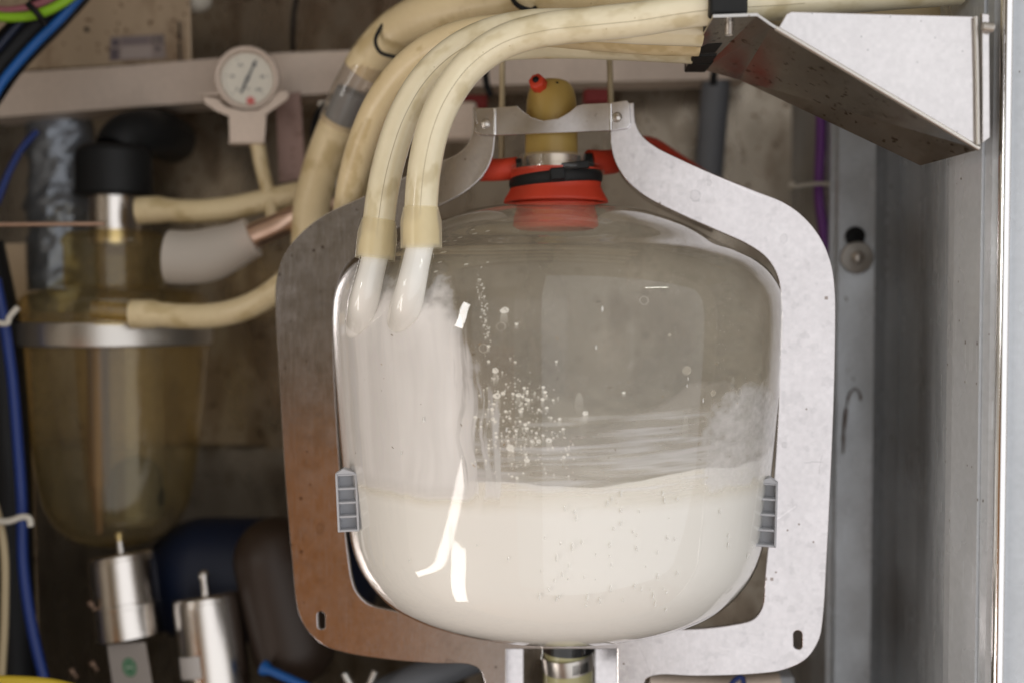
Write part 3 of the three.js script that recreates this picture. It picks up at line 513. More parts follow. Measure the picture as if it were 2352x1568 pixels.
solo('cable_tie', sweep([Q(972, 46, -.062), Q(946, 78, -.056), Q(938, 104, -.055), Q(950, 130, -.054), Q(985, 142, -.053), Q(1022, 148, -.052), Q(1048, 138, -.055), Q(1075, 110, -.07), Q(1060, 60, -.09), Q(1010, 40, -.085)], 0.0014, { seg: 90, rad: 8, closed: true }), M.black, 'black cable tie looped round the thick hose at upper left', 'cable tie');
solo('cable_tie', sweep([Q(1280, -20, -.005), Q(1284, 2, .003), Q(1302, 18, .008), Q(1330, 25, .008), Q(1345, -5, -.01)], 0.0016, { seg: 40, rad: 8 }), M.black, 'short black cable tie on the thick hose at the top edge', 'cable tie');

// ---------------------------------------------------------------- tray bracket, upper right
{
  const o = thing('tray_bracket', 'folded stainless steel bracket sloping down to the right side wall', 'bracket');
  const zf = 0.150, A = Q(1783, 44, zf), B = Q(1893, 40, zf), Bm = Q(1930, 66, zf), Cc = Q(2450, 374, zf), D = Q(2302, 414, 0.082), E = Q(1850, 200, 0.012), G = Q(1757, 174, 0.012), H = Q(1713, 172, 0.014);
  const tri = (...p) => { const g = new THREE.BufferGeometry(); const a = []; const u = []; for (let i = 1; i < p.length - 1; i++) for (const q of [p[0], p[i], p[i + 1]]) { a.push(q.x, q.y, q.z); u.push(q.x, q.z); } g.setAttribute('position', new THREE.Float32BufferAttribute(a, 3)); g.setAttribute('uv', new THREE.Float32BufferAttribute(u, 2)); g.computeVertexNormals(); return g; };
  const up = V(0, 0.0016, 0), upAll = (l) => l.map((p) => p.clone().add(up));
  // sloping bottom sheet with a flat tab; both skins and the cut edge
  const rim = [A, B, Bm, Cc, D, E, G, H], edge = [];
  for (let i = 0; i < rim.length; i++) { const a = rim[i], b = rim[(i + 1) % rim.length]; edge.push(quad(a, b, b.clone().add(up), a.clone().add(up))); }
  const strip2 = (l) => [tri(l[0], l[1], l[7]), tri(l[1], l[6], l[7]), tri(l[1], l[2], l[6]), tri(l[2], l[5], l[6]), tri(l[2], l[3], l[5]), tri(l[3], l[4], l[5])];
  const norm = (g) => { const q = g.toNonIndexed ? (g.index ? g.toNonIndexed() : g) : g; return q; };
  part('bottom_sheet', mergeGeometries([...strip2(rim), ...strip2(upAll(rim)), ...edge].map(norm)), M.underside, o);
  const fz = (x, y) => { const p = Q(x, y, zf); return [p.x, p.y]; };
  part('front_sheet', plate([[1945, 72], [1957, 52], [1966, 36], [1980, 29], [2200, 35], [2440, 41], [2440, 366], [2430, 360]].map(([x, y]) => fz(x, y)), 0.0016, { bevel: 0.0004 }), M.bracket, o, [0, 0, zf - 0.0018]);
  // end tab folded against the side wall, with two pressed dimples and a screw
  part('end_tab', plate([[2448, 38], [2466, 40], [2468, 346], [2450, 360]].map(([x, y]) => fz(x, y)), 0.0016, { bevel: 0.0004 }), M.bracket, o, [0, 0, zf + 0.002]);
  part('fold_bead', sweep([Q(2440, 42, zf + .0015), Q(2444, 200, zf + .0015), Q(2446, 362, zf + .0015)], 0.0013, { seg: 6, rad: 10 }), M.bolt, o);
  part('fold_bead', sweep([Q(1940, 70, zf), Q(2200, 224, zf), Q(2448, 372, zf)], 0.0014, { seg: 8, rad: 12 }), M.bolt, o);
  for (const [px, py] of [[2412, 97], [2412, 162]]) part('dimple', moved(new THREE.SphereGeometry(0.004, 20, 12), 0, 0, 0)  .scale(1, 1, 0.07), M.bracket, o, Q(px, py, zf - 0.0001).toArray());
  const screw = part('screw', rod(Q(2458, 66, zf + 0.006), Q(2484, 70, zf + 0.006), 0.0022), M.bolt, o);
  for (let i = 0; i < 6; i++) part('thread', new THREE.TorusGeometry(0.0023, 0.0003, 6, 20).rotateY(Math.PI / 2), M.bolt, screw, Q(2461 + i * 4, 66.4 + i * 0.7, zf + 0.006).toArray());
  // hanging bolt under the tab
  const bt = Q(1824, 50, 0.135), bb = Q(1823, 86, 0.135), bolt = part('bolt', rod(bt, bb, 0.0021, 16), M.bolt, o);
  part('nut', moved(new THREE.CylinderGeometry(0.0034, 0.0034, 0.0016, 6), bt.x, bt.y - 0.0012, bt.z), M.bolt, bolt);
  for (let i = 0; i < 7; i++) part('thread', moved(new THREE.TorusGeometry(0.00215, 0.00028, 6, 20), bt.x, bt.y - 0.0032 - i * 0.00078, bt.z, Math.PI / 2), M.bolt, bolt);
  const comb = thing('hose_comb', 'black plastic comb holding the milk hoses above the bracket tab', 'holder');
  part('front_post', moved(box(0.0205, 0.05, 0.012, 0.002), 0, 0, 0), M.rubber, comb, Q(1819, -74, 0.138).toArray());
  const steps = [[1768, 66, .105], [1752, 104, .075], [1738, 138, .045], [1728, 158, .025]];
  for (const [px, py, z] of steps) { const p = Q(px + 18, py - 38, z); part('comb_tooth', box(0.014, 0.034, 0.026, 0.001), M.rubber, comb, [p.x, p.y + 0.004, p.z]); }
}

// ---------------------------------------------------------------- gauge, rail and panel at the back left
const rz = -0.235;
{
  const top = [[-40, 172], [300, 150], [640, 122], [900, 112], [1300, 97], [1720, 88]], bot = [[-40, 272], [300, 246], [640, 222], [900, 205], [1300, 190], [1720, 180]];
  const mk = (l, z) => l.map(([x, y]) => P(x, y, z));
  const g = []; const tz = mk(top, rz), bz = mk(bot, rz), tb = mk(top, rz).map((p) => p.clone().add(V(0, 0.002, -0.04))), bb = mk(bot, rz).map((p) => p.clone().add(V(0, 0, -0.04)));
  for (let i = 0; i < tz.length - 1; i++) { g.push(quad(bz[i], bz[i + 1], tz[i + 1], tz[i])); g.push(quad(tz[i], tz[i + 1], tb[i + 1], tb[i])); g.push(quad(bb[i], bb[i + 1], bz[i + 1], bz[i])); }
  const rail = thing('support_rail', 'pale pinkish steel rail running level across the back of the cabinet', 'rail');
  part('rail_body', mergeGeometries(g), M.rail, rail);
  const box1 = thing('control_box', 'dull brown sheet metal control box above the rail at upper left', 'box');
  part('face', sheet([P(-60, 170, -0.245), P(432, 142, -0.245), P(428, -60, -0.245), P(-60, -60, -0.245)], 0.003), M.panel, box1);
  part('side_return', sheet([P(432, 140, -0.2435), P(436, 140, -0.29), P(432, -60, -0.29), P(428, -60, -0.2435)], 0.002), M.panel, box1);
  for (const [y0, y1] of [[50, 92], [98, 140]]) part('vent_slot', sheet([P(411, y1, -0.2405), P(416, y1, -0.2405), P(413, y0, -0.2405), P(408, y0, -0.2405)], 0.0005), M.black, box1);
  part('plug', moved(new THREE.SphereGeometry(0.0022, 12, 8), 0, 0, 0), M.black, box1, P(198, 68, -0.2415).toArray());
  const c = document.createElement('canvas'); c.width = 256; c.height = 128; const x = c.getContext('2d');
  x.fillStyle = '#8d807a'; x.fillRect(0, 0, 256, 128); x.fillStyle = '#5d5358'; x.beginPath(); x.arc(26, 34, 20, 0, 7); x.fill(); x.fillRect(4, 66, 40, 56); x.fillStyle = '#7a6e6e'; x.fillRect(56, 12, 130, 34);
  x.strokeStyle = '#463d3e'; x.lineWidth = 7; x.beginPath(); x.arc(216, 30, 17, 0.9, 5.4); x.stroke(); x.beginPath(); x.arc(246, 30, 17, 0.9, 5.4); x.stroke(); x.beginPath(); x.moveTo(230, 30); x.lineTo(242, 30); x.stroke();
  x.fillStyle = '#a3968f'; x.fillRect(56, 56, 140, 62); x.fillStyle = '#524849'; x.fillRect(212, 66, 22, 20);
  const lt = new THREE.CanvasTexture(c); lt.colorSpace = THREE.SRGBColorSpace;
  const lg = quad(P(250, 140, -0.2405), P(380, 134, -0.2405), P(376, 78, -0.2405), P(252, 84, -0.2405)); lg.setAttribute('uv', new THREE.Float32BufferAttribute([0, 0, 1, 0, 0, 1, 1, 1], 2));
  solo('rating_label', lg, std({ map: lt, roughness: 0.6 }), 'worn grey rating label with CE mark on the control box', 'label');
  const upper = solo('white_plug', moved(new THREE.SphereGeometry(0.011, 20, 14).scale(1.3, 1, 1), 0, 0, 0), M.tie, 'rounded pale plug at the top edge beside the control box', 'plug'); upper.position.copy(P(450, 0, -0.27));
  solo('dark_cable', sweep([P(690, -40, -0.28), P(676, 20, -0.28), P(672, 70, -0.28), P(672, 115, -0.27)], 0.0022, { seg: 30, rad: 8 }), M.black, 'thin dark cable hanging down to the rail left of the thick hose', 'cable');
  solo('dark_cable', sweep([P(820, 112, -0.2), P(860, 85, -0.18), P(905, 60, -0.13)], 0.0016, { seg: 20, rad: 8 }), M.rubber, 'loose tail of cable running into the black tie', 'cable');
}
{
  const gz = -0.167, c0 = P(567, 180, gz), o = thing('pressure_gauge', 'round steel pressure gauge with white dial mounted in front of the rail', 'gauge', c0.toArray());
  o.rotation.y = 0.12; o.rotation.x = 0.05;
  part('case', moved(lathe([[0, -0.022], [0.0235, -0.022], [0.0245, -0.006], [0.0258, -0.004], [0.0262, 0.0], [0.0255, 0.0025], [0.0228, 0.003], [0.0212, 0.0005], [0.0208, -0.003]], 64), 0, 0, 0, Math.PI / 2), M.rail, o);
  const c = document.createElement('canvas'); c.width = c.height = 512; const x = c.getContext('2d');
  x.fillStyle = '#d9d2c2'; x.fillRect(0, 0, 512, 512); x.translate(256, 256); x.strokeStyle = '#2a2622'; x.fillStyle = '#2a2622'; x.textAlign = 'center'; x.textBaseline = 'middle';
  x.font = 'bold 44px sans-serif';
  for (let i = 0; i <= 30; i++) { const a = (135 + i * 9) * Math.PI / 180, m = i % 6 === 0; x.lineWidth = m ? 6 : 2.5; x.beginPath(); x.moveTo(Math.cos(a) * 226, Math.sin(a) * 226); x.lineTo(Math.cos(a) * (m ? 196 : 210), Math.sin(a) * (m ? 196 : 210)); x.stroke(); }
  ['0', '20', '40', '60', '80', '100'].forEach((s, i) => { const a = (135 + i * 54) * Math.PI / 180; x.fillText(s, Math.cos(a) * 150, Math.sin(a) * 150); });
  x.font = '34px sans-serif'; x.fillText('kPa', 0, 96);
  const t = new THREE.CanvasTexture(c); t.colorSpace = THREE.SRGBColorSpace;
  const dial = part('dial', new THREE.CircleGeometry(0.0209, 48), std({ map: t, roughness: 0.5 }), o, [0, 0, -0.0026]);
  part('needle', moved(plate([[-0.0008, -0.013], [0.0008, -0.013], [0.0012, -0.002], [0.0007, 0.010], [0.0014, 0.014], [0, 0.017], [-0.0014, 0.014], [-0.0007, 0.010], [-0.0012, -0.002]], 0.0004, { bevel: 0 }), 0, 0, 0.0005, 0, 0, -0.44), M.black, dial);
  part('hub', moved(new THREE.CylinderGeometry(0.0016, 0.0016, 0.0012, 16), 0, 0, 0.001, Math.PI / 2), M.black, dial);
  part('red_dot', moved(new THREE.CircleGeometry(0.0034, 24), 0.0022, -0.0178, 0.0006), M.red, dial);
  part('cover_glass', new THREE.CircleGeometry(0.0212, 48), M.glass, o, [0, 0, 0.0004]);
  const b = thing('gauge_bracket', 'pale pink metal bracket with two raised arms cradling the gauge', 'bracket');
  const gb = [[528, 330], [608, 330], [611, 290], [612, 264], [660, 230], [665, 218], [658, 210], [640, 212], [618, 238], [594, 254], [560, 256], [520, 246], [494, 226], [466, 222], [472, 240], [500, 258], [526, 268]].map(([px, py]) => { const p = P(px, py, gz + 0.006); return [p.x, p.y]; });
  part('cradle_plate', plate(gb, 0.002, { bevel: 0.0005 }), M.rail, b, [0, 0, gz + 0.006]);
  part('arm_tab', box(0.016, 0.002, 0.012, 0.0005), M.rail, b, P(484, 219, gz + 0.001).toArray());
  part('lower_lip', box(0.0275, 0.002, 0.014, 0.0006), M.rail, b, P(568, 330, gz + 0.002).toArray());
  solo('gauge_hose', sweep([P(590, 325, gz + 0.001), P(600, 380, gz), P(614, 440, gz + 0.004), P(624, 490, gz + 0.01), P(618, 530, gz + 0.012)], (t) => 0.0062 - 0.0012 * t, { seg: 40 }), M.hoseOld, 'narrow yellowed hose hanging from under the pressure gauge', 'hose');
  const st = thing('copper_strip', 'pinkish flat metal strip hanging from the rail right of the gauge', 'strip');
  part('strip_plate', sheet([P(642, 422, -0.225), P(704, 410, -0.225), P(690, 212, -0.225), P(634, 222, -0.225)], 0.003), std({ color: C(0.62, 0.42, 0.37), map: tiled(dirtColour, 0.3), metalness: 0.5, roughness: 0.45 }), st);
  solo('dark_cable', sweep([P(748, 235, -0.15), P(725, 270, -0.14), P(716, 320, -0.13), P(714, 360, -0.12), P(722, 378, -0.12)], 0.0024, { seg: 30, rad: 8 }), M.black, 'black wire curving down to the green connector', 'cable');
  const gc = thing('green_connector', 'green plastic plug connector left of the cream hoses', 'connector');
  part('plug_body', sweep([P(712, 368, -0.118), P(740, 392, -0.116), P(766, 414, -0.115)], (t) => 0.0048 - 0.0008 * t, { seg: 10, rad: 14 }), M.green, gc);
  const sf = thing('sensor_fitting', 'shiny clear round sensor fitting behind the green plug', 'fitting', P(768, 412, -0.128).toArray());
  part('fitting_body', new THREE.SphereGeometry(0.0135, 28, 20).scale(1, 1.05, 0.7), M.chrome, sf);
  part('fitting_collar', moved(new THREE.TorusGeometry(0.0125, 0.002, 10, 32), 0, 0, 0.004), M.clear, sf);
  solo('white_clip', box(0.01, 0.006, 0.006, 0.002), M.tie, 'small pale clip on the black wire under the rail', 'clip').position.copy(P(745, 240, -0.15));
  const sn = solo('sensor_block', box(0.03, 0.03, 0.02, 0.004), M.rail, 'pale metal block seen between the hoses and the left frame arm', 'block'); sn.position.copy(P(1052, 280, -0.12));
  for (const [a, b2, l] of [[[1113, 140], [1128, 222], 'black rod hanging behind the arch, left of the amber cap'], [[1644, 150], [1640, 196], 'black rod hanging behind the bracket tab']]) solo('black_rod', sweep([P(...a, -0.17), P((a[0] + b2[0]) / 2 - 3, (a[1] + b2[1]) / 2 + 12, -0.17), P(...b2, -0.17)], 0.003, { seg: 16, rad: 10 }), M.black, l, 'rod');
  for (const [a, b2, l] of [[[1154, 110], [1152, 380], 'thin beige cord behind the left end of the strap'], [[1399, 90], [1404, 262], 'thin beige cord behind the right end of the strap']]) solo('beige_cord', rod(P(...a, -0.03), P(...b2, -0.03), 0.0021, 8), M.beige, l, 'cord');
}

// ---------------------------------------------------------------- separator vessel, lower left
{
  const vz = -0.20, k = perPx(vz), vx = P(265, 700, vz).x, Y = (py) => P(265, py, vz).y, o = thing('separator_vessel', 'tall clear amber separator bowl with steel band at left of the cabinet', 'vessel', [vx, 0, vz]);
  const prof = (l) => l.map(([r, py]) => [r * k, Y(py)]);
  o.rotation.z = 0.0;
  part('bowl', lathe(prof([[206, 752], [206, 800], [198, 900], [186, 1000], [172, 1100], [158, 1160], [132, 1205], [96, 1234], [50, 1248], [0, 1252]]), 64, 60), M.amber, o);
  part('steel_band', lathe(prof([[212, 738], [216, 744], [216, 784], [212, 790]]), 64), M.bolt, o);
  part('lid', lathe(prof([[208, 744], [208, 705], [200, 682], [180, 668], [140, 660], [112, 656]]), 64, 40), M.amber, o);
  part('lid_collar', lathe(prof([[112, 660], [112, 566], [117, 562], [117, 552], [106, 536], [60, 528]]), 56), M.amber, o);
  part('steel_neck', lathe(prof([[57, 560], [57, 446]]), 40), M.chrome, o);
  part('warm_reflection_rod', moved(lathe(prof([[24, 760], [24, 1110], [18, 1114], [10, 1220]]), 24), -0.012, 0, 0.01), M.dullcopper, o);  // warm reflection in the bowl, modelled as a copper-coloured rod
  part('float_ball', lathe(prof([[0, 1045], [44, 1062], [60, 1110], [60, 1170], [44, 1190], [0, 1194]]), 32, 30), M.rubber, o, [0.016, 0, 0]);
  part('inner_tube', lathe(prof([[70, 770], [72, 1180], [60, 1200]]), 40), M.clear, o, [0.012, 0, 0]);
  const blk = thing('black_elbow', 'black rubber elbow and cap on top of the separator vessel', 'elbow', [vx, 0, vz]);
  part('cap', lathe(prof([[0, 336], [70, 336], [80, 346], [84, 356], [84, 436], [88, 442], [88, 450], [60, 452]]), 48), M.rubber, blk);
  part('elbow_pipe', sweep([V(0.004, Y(345), -0.004), V(0.007, Y(318), -0.008), V(0.016, Y(300), -0.02), V(0.024, Y(292), -0.04), V(0.026, Y(290), -0.08)], 0.021, { seg: 30, rad: 28 }), M.rubber, blk);
  // hoses leaving it to the right
  const H2 = (label, pts, r, r2) => { const h = thing('vessel_hose', label, 'hose', [0, 0, 0], 'hoses leaving the separator vessel'); const w = pts.map(([x, y, z]) => P(x, y, z)); part('hose_body', sweep(w, (t) => r * (1 + r2 * sm(0.16, 0.1, t)), { seg: 60, rad: 24 }), M.hoseOld, h); return h; };
  H2('upper cream hose from the vessel neck passing behind the gauge hose', [[316, 484, -.165], [360, 482, -.165], [440, 486, -.165], [520, 480, -.165], [600, 464, -.165], [680, 446, -.165], [760, 430, -.16]], 0.0098, 0.14);
  H2('lower cream hose from the vessel lid passing behind the frame', [[302, 722, -.12], [350, 722, -.12], [430, 727, -.12], [510, 722, -.12], [580, 700, -.115], [640, 662, -.11], [700, 605, -.11]], 0.0098, 0.16);
  const sl = thing('wide_sleeve', 'wide pale rubber sleeve joining the vessel to a steel pipe', 'sleeve');
  part('sleeve_body', sweep([P(388, 590, -.14), P(420, 592, -.14), P(470, 588, -.14), P(530, 568, -.14), P(580, 545, -.14)], (t) => 0.0212 - 0.005 * sm(0.4, 1, t), { seg: 40, rad: 32 }), phy({ color: C(0.80, 0.74, 0.66), roughness: 0.75, transmission: 0.5, thickness: 0 }), sl);
  solo('steel_pipe', sweep([P(548, 556, -.14), P(600, 534, -.14), P(660, 508, -.14), P(720, 480, -.145), P(800, 440, -.15)], 0.0098, { seg: 30, rad: 24 }), M.copper, 'short steel pipe with coppery sheen above the left frame corner', 'pipe');
  solo('lid_pipe', rod(P(210, 712, -.115), P(310, 720, -.12), 0.0078, 20), M.amber, 'amber spigot on the vessel lid feeding the lower hose', 'spigot');
  solo('thin_rod', rod(P(-20, 516, -.12), P(240, 514, -.13), 0.0018, 8), M.copper, 'thin pinkish rod crossing in front of the vessel neck', 'rod');
  // crumpled grey duct behind
  const dg = lathe([[0.026, 0.10], [0.030, 0.06], [0.027, 0.03], [0.031, 0], [0.028, -0.03], [0.031, -0.07], [0.027, -0.10]], 40, 60), dp = dg.attributes.position;
  for (let i = 0; i < dp.count; i++) { const a = Math.atan2(dp.getX(i), dp.getZ(i)), q = 1 + 0.34 * (fbm(a * 3 + 10, dp.getY(i) * 90, 4) - 0.5); dp.setX(i, dp.getX(i) * q); dp.setZ(i, dp.getZ(i) * q); }
  dg.computeVertexNormals();
  solo('foil_duct', dg, M.foil, 'crumpled grey foil duct behind the separator vessel', 'duct').position.copy(P(140, 470, -0.29));
}

// ---------------------------------------------------------------- steel valves, bottom left
function valve(label, top, bottom, r, z, seam) {
  const a = P(...top, z), b = P(...bottom, z + 0.012), d = a.clone().sub(b), L = d.length(), o = thing('steel_valve', label, 'valve', b.toArray(), 'steel valve cylinders');
  o.quaternion.setFromUnitVectors(V(0, 1, 0), d.clone().normalize());
  part('body', lathe([[r * 0.9, 0], [r, 0.002], [r, L - 0.006], [r * 0.985, L - 0.004], [r * 0.93, L - 0.003]], 56), M.chrome, o);
  part('cap', lathe([[r * 0.97, L - 0.006], [r * 1.0, L - 0.003], [r * 0.97, L], [r * 0.85, L + 0.0012], [r * 0.5, L + 0.001], [0, L + 0.001]], 56), M.chrome, o);
  part('stem', lathe([[r * 0.14, L], [r * 0.12, L + 0.012], [r * 0.17, L + 0.016], [r * 0.12, L + 0.020], [0, L + 0.021]], 16), M.chrome, o);
  if (seam) part('clamp_ring', lathe([[r * 1.0, L * 0.36], [r * 1.02, L * 0.365], [r * 1.02, L * 0.42], [r * 1.0, L * 0.425]], 56), M.chrome, o);
  return o;
}
const v1 = valve('steel valve cylinder under the vessel, with a square tag below it', [278, 1275], [300, 1468], 0.0265, -0.16, true);
const v2 = valve('lower steel valve cylinder standing nearest the frame, with a white sticker', [473, 1368], [500, 1600], 0.0272, -0.15, false);
part('white_sticker', (() => { const g = []; const n = 10; const pos = [], idx = []; for (let i = 0; i <= n; i++) { const a = -0.95 + i / n * 0.85; for (const y of [0.020, 0.037]) pos.push(Math.sin(a) * 0.0275, y, Math.cos(a) * 0.0275); if (i) { const q = i * 2; idx.push(q - 2, q, q - 1, q - 1, q, q + 1); } } const ge = new THREE.BufferGeometry(); ge.setAttribute('position', new THREE.Float32BufferAttribute(pos, 3)); ge.setAttribute('uv', new THREE.Float32BufferAttribute(pos.slice(0, pos.length / 3 * 2), 2)); ge.setIndex(idx); ge.computeVertexNormals(); return ge; })(), std({ color: C(0.6, 0.56, 0.53), roughness: 0.6 }), v2);
{
  const c = document.createElement('canvas'); c.width = c.height = 256; const x = c.getContext('2d');
  x.fillStyle = '#9f9892'; x.fillRect(0, 0, 256, 256); x.fillStyle = '#2f6e47'; x.beginPath(); x.arc(128, 118, 48, 0, 7); x.fill(); x.strokeStyle = '#93a795'; x.lineWidth = 6; x.beginPath(); x.arc(128, 118, 37, 0, 7); x.stroke();
  x.beginPath(); x.moveTo(104, 136); x.lineTo(116, 100); x.lineTo(128, 132); x.lineTo(140, 100); x.lineTo(152, 136); x.stroke(); x.beginPath(); x.moveTo(100, 120); x.lineTo(156, 120); x.stroke();
  const t = new THREE.CanvasTexture(c); t.colorSpace = THREE.SRGBColorSpace;
  const g = quad(P(262, 1600, -0.128), P(352, 1592, -0.128), P(332, 1474, -0.132), P(245, 1480, -0.132)); g.setAttribute('uv', new THREE.Float32BufferAttribute([0, 0, 1, 0, 0, 1, 1, 1], 2));
  const tg = thing('valve_tag', 'square grey metal tag with round green emblem below the valve', 'tag');
  part('tag_face', g, std({ map: t, metalness: 0.3, roughness: 0.5 }), tg);
  part('tag_body', sheet([P(262, 1600, -0.130), P(352, 1592, -0.130), P(332, 1474, -0.134), P(245, 1480, -0.134)].reverse(), 0.0015), M.rail, tg);
}
// motor hump, blue tube, brass and dark fittings in the shade
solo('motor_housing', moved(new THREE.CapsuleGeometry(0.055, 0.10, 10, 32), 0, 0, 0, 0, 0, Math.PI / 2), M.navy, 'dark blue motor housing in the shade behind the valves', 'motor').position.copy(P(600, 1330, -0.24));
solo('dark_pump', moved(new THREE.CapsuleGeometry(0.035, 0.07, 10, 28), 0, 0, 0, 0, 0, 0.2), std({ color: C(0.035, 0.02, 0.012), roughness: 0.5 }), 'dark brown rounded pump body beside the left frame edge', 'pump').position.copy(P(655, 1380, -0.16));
solo('blue_tube', sweep([P(604, 1532, -0.12), P(640, 1548, -0.115), P(700, 1575, -0.11), P(760, 1610, -0.1)], (t) => 0.0034 + 0.0026 * sm(0.12, 0.04, t), { seg: 30, rad: 14 }), M.cyan, 'bright blue air tube at the bottom edge near the frame', 'tube');
solo('black_pipe', sweep([P(870, 1600, -0.12), P(960, 1560, -0.12), P(1060, 1520, -0.13), P(1180, 1470, -0.14)], 0.013, { seg: 20 }), M.greypipe, 'grey pipe slanting in the shade below the left frame', 'pipe');
for (const [a, b, l] of [[[790, 1545], [815, 1590], 'dull bent metal pin lowest beside the blue tube'], [[862, 1540], [840, 1590], 'dull metal pin leaning right of the bent pin']]) solo('metal_pin', rod(P(...a, -0.1), P(...b, -0.1), 0.003, 10), M.bolt, l, 'pin');
for (const [x, y, l] of [[168, 1545, 'small brass fitting at the bottom edge left of the tag'], [215, 1528, 'second small brass fitting standing closer to the tag'], [210, 1390, 'small wire latch on the left of the tagged valve']]) { const m = solo('small_fitting', moved(lathe([[0, 0.006], [0.0025, 0.005], [0.0035, 0.001], [0.002, -0.001], [0.003, -0.006], [0, -0.007]], 12), 0, 0, 0, 0.3, 0, 0.5).scale(0.8, 0.8, 0.8), M.dullcopper, l, 'fitting'); m.position.copy(P(x, y, -0.13)); }
solo('yellow_tube', sweep([P(-30, 1562, -0.02), P(40, 1563, -0.02), P(120, 1570, -0.02), P(200, 1590, -0.02)], 0.0035, { seg: 16 }), M.yellow, 'yellow tube just showing at the bottom left corner', 'tube');

// ---------------------------------------------------------------- cable loom at the far left
{
  const loom = (name, label, pts, r, mat) => solo(name, sweep(pts.map(([x, y, z]) => P(x, y, z)), r, { seg: 60, rad: 10 }), mat, label, 'cable');
  loom('wire', 'lime green wire curving across the top left corner', [[-60, 32, -.1], [20, 40, -.1], [80, 34, -.1], [140, 8, -.1], [200, -40, -.1]], 0.0036, M.lime);
  loom('wire', 'dull pink wire above the lime wire in the top left corner', [[-60, 22, -.105], [30, 24, -.105], [90, 10, -.105], [150, -20, -.105]], 0.0034, M.pink);
  loom('wire', 'blue wire edging the black loom at upper left', [[200, -30, -.11], [140, 40, -.11], [85, 95, -.11], [35, 150, -.11], [0, 195, -.11], [-40, 270, -.11]], 0.0036, M.cyan);
  loom('loom_conduit', 'thick black cable conduit in the top left corner', [[190, -60, -.13], [110, 30, -.13], [55, 85, -.13], [5, 140, -.13], [-50, 220, -.13]], 0.016, M.black);
  loom('wire', 'slate blue wire lying on the black conduit', [[120, -30, -.11], [60, 35, -.108], [20, 80, -.108], [-30, 140, -.108]], 0.003, M.navy);
  loom('wire', 'short blue wire hanging in front of the foil duct', [[85, 300, -.2], [50, 340, -.2], [20, 395, -.2], [-10, 470, -.2]], 0.0028, M.blue);
  loom('wire', 'long royal blue wire down the left edge', [[-12, 640, -.12], [8, 740, -.12], [26, 860, -.12], [38, 1000, -.12], [48, 1140, -.12], [52, 1300, -.12], [72, 1440, -.12], [110, 1600, -.12]], 0.0042, M.blue);
  loom('loom_conduit', 'black conduit hanging down the left edge behind the blue wire', [[-40, 560, -.16], [0, 760, -.16], [20, 1000, -.16], [30, 1300, -.16], [40, 1620, -.16]], 0.016, M.black);
  loom('wire', 'olive wire at the lower left edge beside the loom', [[-30, 1100, -.11], [6, 1240, -.11], [10, 1400, -.11], [0, 1600, -.11]], 0.003, M.beige);
  const upright = solo('upright_post', sheet([P(48, 1640, -.24), P(96, 1640, -.24), P(60, 560, -.24), P(4, 560, -.24)], 0.004), M.panel, 'dim upright metal post behind the left cable loom', 'post');
  solo('cable_tie', sweep([P(-10, 1196, -.1), P(20, 1196, -.098), P(52, 1186, -.098), P(66, 1190, -.098), P(70, 1208, -.098)], 0.0026, { seg: 24, rad: 8 }), M.tie, 'pale cable tie with square head at the lower left edge', 'cable tie');
  solo('cable_tie', sweep([P(-10, 742, -.1), P(16, 742, -.1), P(20, 730, -.1), P(40, 706, -.1)], 0.0024, { seg: 24, rad: 8 }), M.tie, 'pale cable tie on the left edge level with the vessel band', 'cable tie');
  solo('black_strap', sweep([P(62, 8, -.088), P(84, 30, -.088), P(104, 58, -.095)], 0.0024, { seg: 12, rad: 8 }), M.black, 'black tie binding the lime wire to the loom', 'cable tie');
}

// ---------------------------------------------------------------- outlet and lower right clutter
{
  const oz = -0.02, c = P(1305, 1530, oz), o = thing('outlet_hose', 'milky green outlet hose with screw clamp below the jar', 'hose', [c.x, c.y, c.z]);
  part('hose_body', lathe([[0.0150, 0.03], [0.0172, 0.012], [0.0172, -0.05], [0.0165, -0.09]], 40), phy({ color: C(0.50, 0.47, 0.24), roughness: 0.4, clearcoat: 0.2 }), o);
  const cl = part('screw_clamp', moved(lathe([[0.0177, -0.004], [0.0182, -0.004], [0.0182, 0.007], [0.0177, 0.007]], 48), 0, 0.0035, 0, 0.12, 0, 0.12), M.bolt, o);
  for (let i = 0; i < 9; i++) { const a = 0.15 + i * 0.075; part('clamp_notch', moved(box(0.0006, 0.007, 0.0006, 0.0002), Math.sin(a) * 0.0184, 0.0026 + Math.sin(a) * 0.002, Math.cos(a) * 0.0184, 0, a, 0), M.rubber, cl); }
  const col = thing('outlet_collar', 'dark collar between the jar bottom and its outlet hose', 'collar', [c.x, c.y + 0.012, c.z]);
  part('collar_ring', lathe([[0.0155, 0.02], [0.0185, 0.012], [0.0185, 0.0], [0.016, -0.002]], 40), M.rubber, col);
  for (const s of [-1, 1]) part('collar_lug', new THREE.SphereGeometry(0.0028, 14, 10), M.bolt, col, [s * 0.0185, 0.006, 0.006]);
  solo('pale_pipe', sweep([P(1490, 1562, -0.06), P(1560, 1568, -0.06), P(1680, 1572, -0.06), P(1790, 1566, -0.06)], 0.007, { seg: 20 }), M.rail, 'pale pinkish pipe showing below the right frame', 'pipe');
  solo('blue_wire', sweep([P(1672, 1600, -0.03), P(1682, 1568, -0.03), P(1704, 1554, -0.03), P(1710, 1600, -0.03)], 0.0018, { seg: 20, rad: 8 }), M.blue, 'loop of blue wire below the right frame', 'wire');
  const blk = solo('grey_housing', box(0.03, 0.05, 0.03, 0.003), M.clip, 'grey housing below the right frame corner', 'housing'); blk.position.copy(P(1770, 1615, -0.08));
}

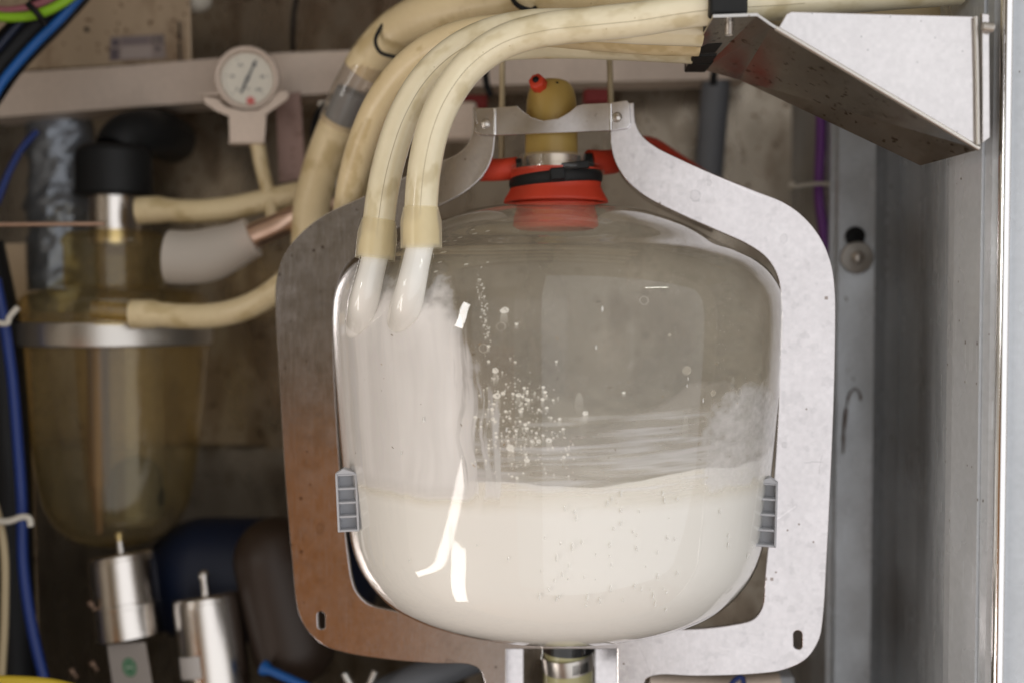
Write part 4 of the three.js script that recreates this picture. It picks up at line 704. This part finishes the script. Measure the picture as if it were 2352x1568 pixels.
// ---------------------------------------------------------------- pipes and fixings, right of the jar
solo('grey_pipe', rod(P(1650, 130, -0.25), P(1622, 470, -0.25), 0.0128, 24), M.greypipe, 'blurred blue-grey pipe on the back wall below the bracket', 'pipe');
solo('purple_tube', sweep([P(1886, 220, -0.17), P(1885, 320, -0.17), P(1882, 400, -0.17), P(1882, 460, -0.165), P(1892, 540, -0.165), P(1898, 660, -0.165)], 0.0040, { seg: 40 }), M.purple, 'purple air tube running down beside the right post', 'tube');
solo('cable_tie', sweep([P(1816, 424, -0.162), P(1826, 428, -0.160), P(1845, 426, -0.159), P(1880, 422, -0.158), P(1922, 424, -0.158)], (t) => 0.0016 + 0.0026 * sm(0.14, 0.05, t), { seg: 30, rad: 8 }), M.tie, 'pale cable tie fixing the purple tube to the post', 'cable tie');
{
  const wz = -0.1415, o = thing('post_bolt', 'bolt with large washer below the keyhole in the right post', 'bolt', P(1970, 592, wz).toArray());
  part('washer', moved(lathe([[0.004, 0.0012], [0.0118, 0.0012], [0.0128, 0.0006], [0.0128, -0.0012]], 40), 0, 0, 0, Math.PI / 2), M.bolt, o);
  part('head', moved(lathe([[0, 0.0055], [0.0035, 0.005], [0.0052, 0.003], [0.0056, 0.0012]], 24), 0, 0, 0, Math.PI / 2), M.bolt, o);
  part('keyhole_disc', moved(lathe([[0, 0.0004], [0.0078, 0.0004], [0.0080, -0.001]], 32), 0, 0, 0, Math.PI / 2), M.black, scene.getObjectByName('cabinet_side_wall'), P(1966, 543, wz).toArray());  // flat black disc: the dark inside of the hole is its colour
}
{ // rust weeping down the right post
  const host = scene.getObjectByName('cabinet_side_wall'), rz2 = -0.1452, rust = std({ color: C(0.16, 0.10, 0.065), roughness: 0.9 });
  for (const [pts, r] of [[[[1946, 930], [1952, 905], [1964, 892], [1974, 900], [1978, 918]], 0.0008], [[[1945, 935], [1942, 965], [1939, 990], [1938, 1040]], 0.0011]]) part('rust_run', sweep(pts.map(([x, y]) => P(x, y, rz2)), (t) => r * (0.6 + 0.7 * vnoise(t * 9, r * 9e4)), { seg: 30, rad: 8 }), rust, host);
}
renderer.render(scene, camera);
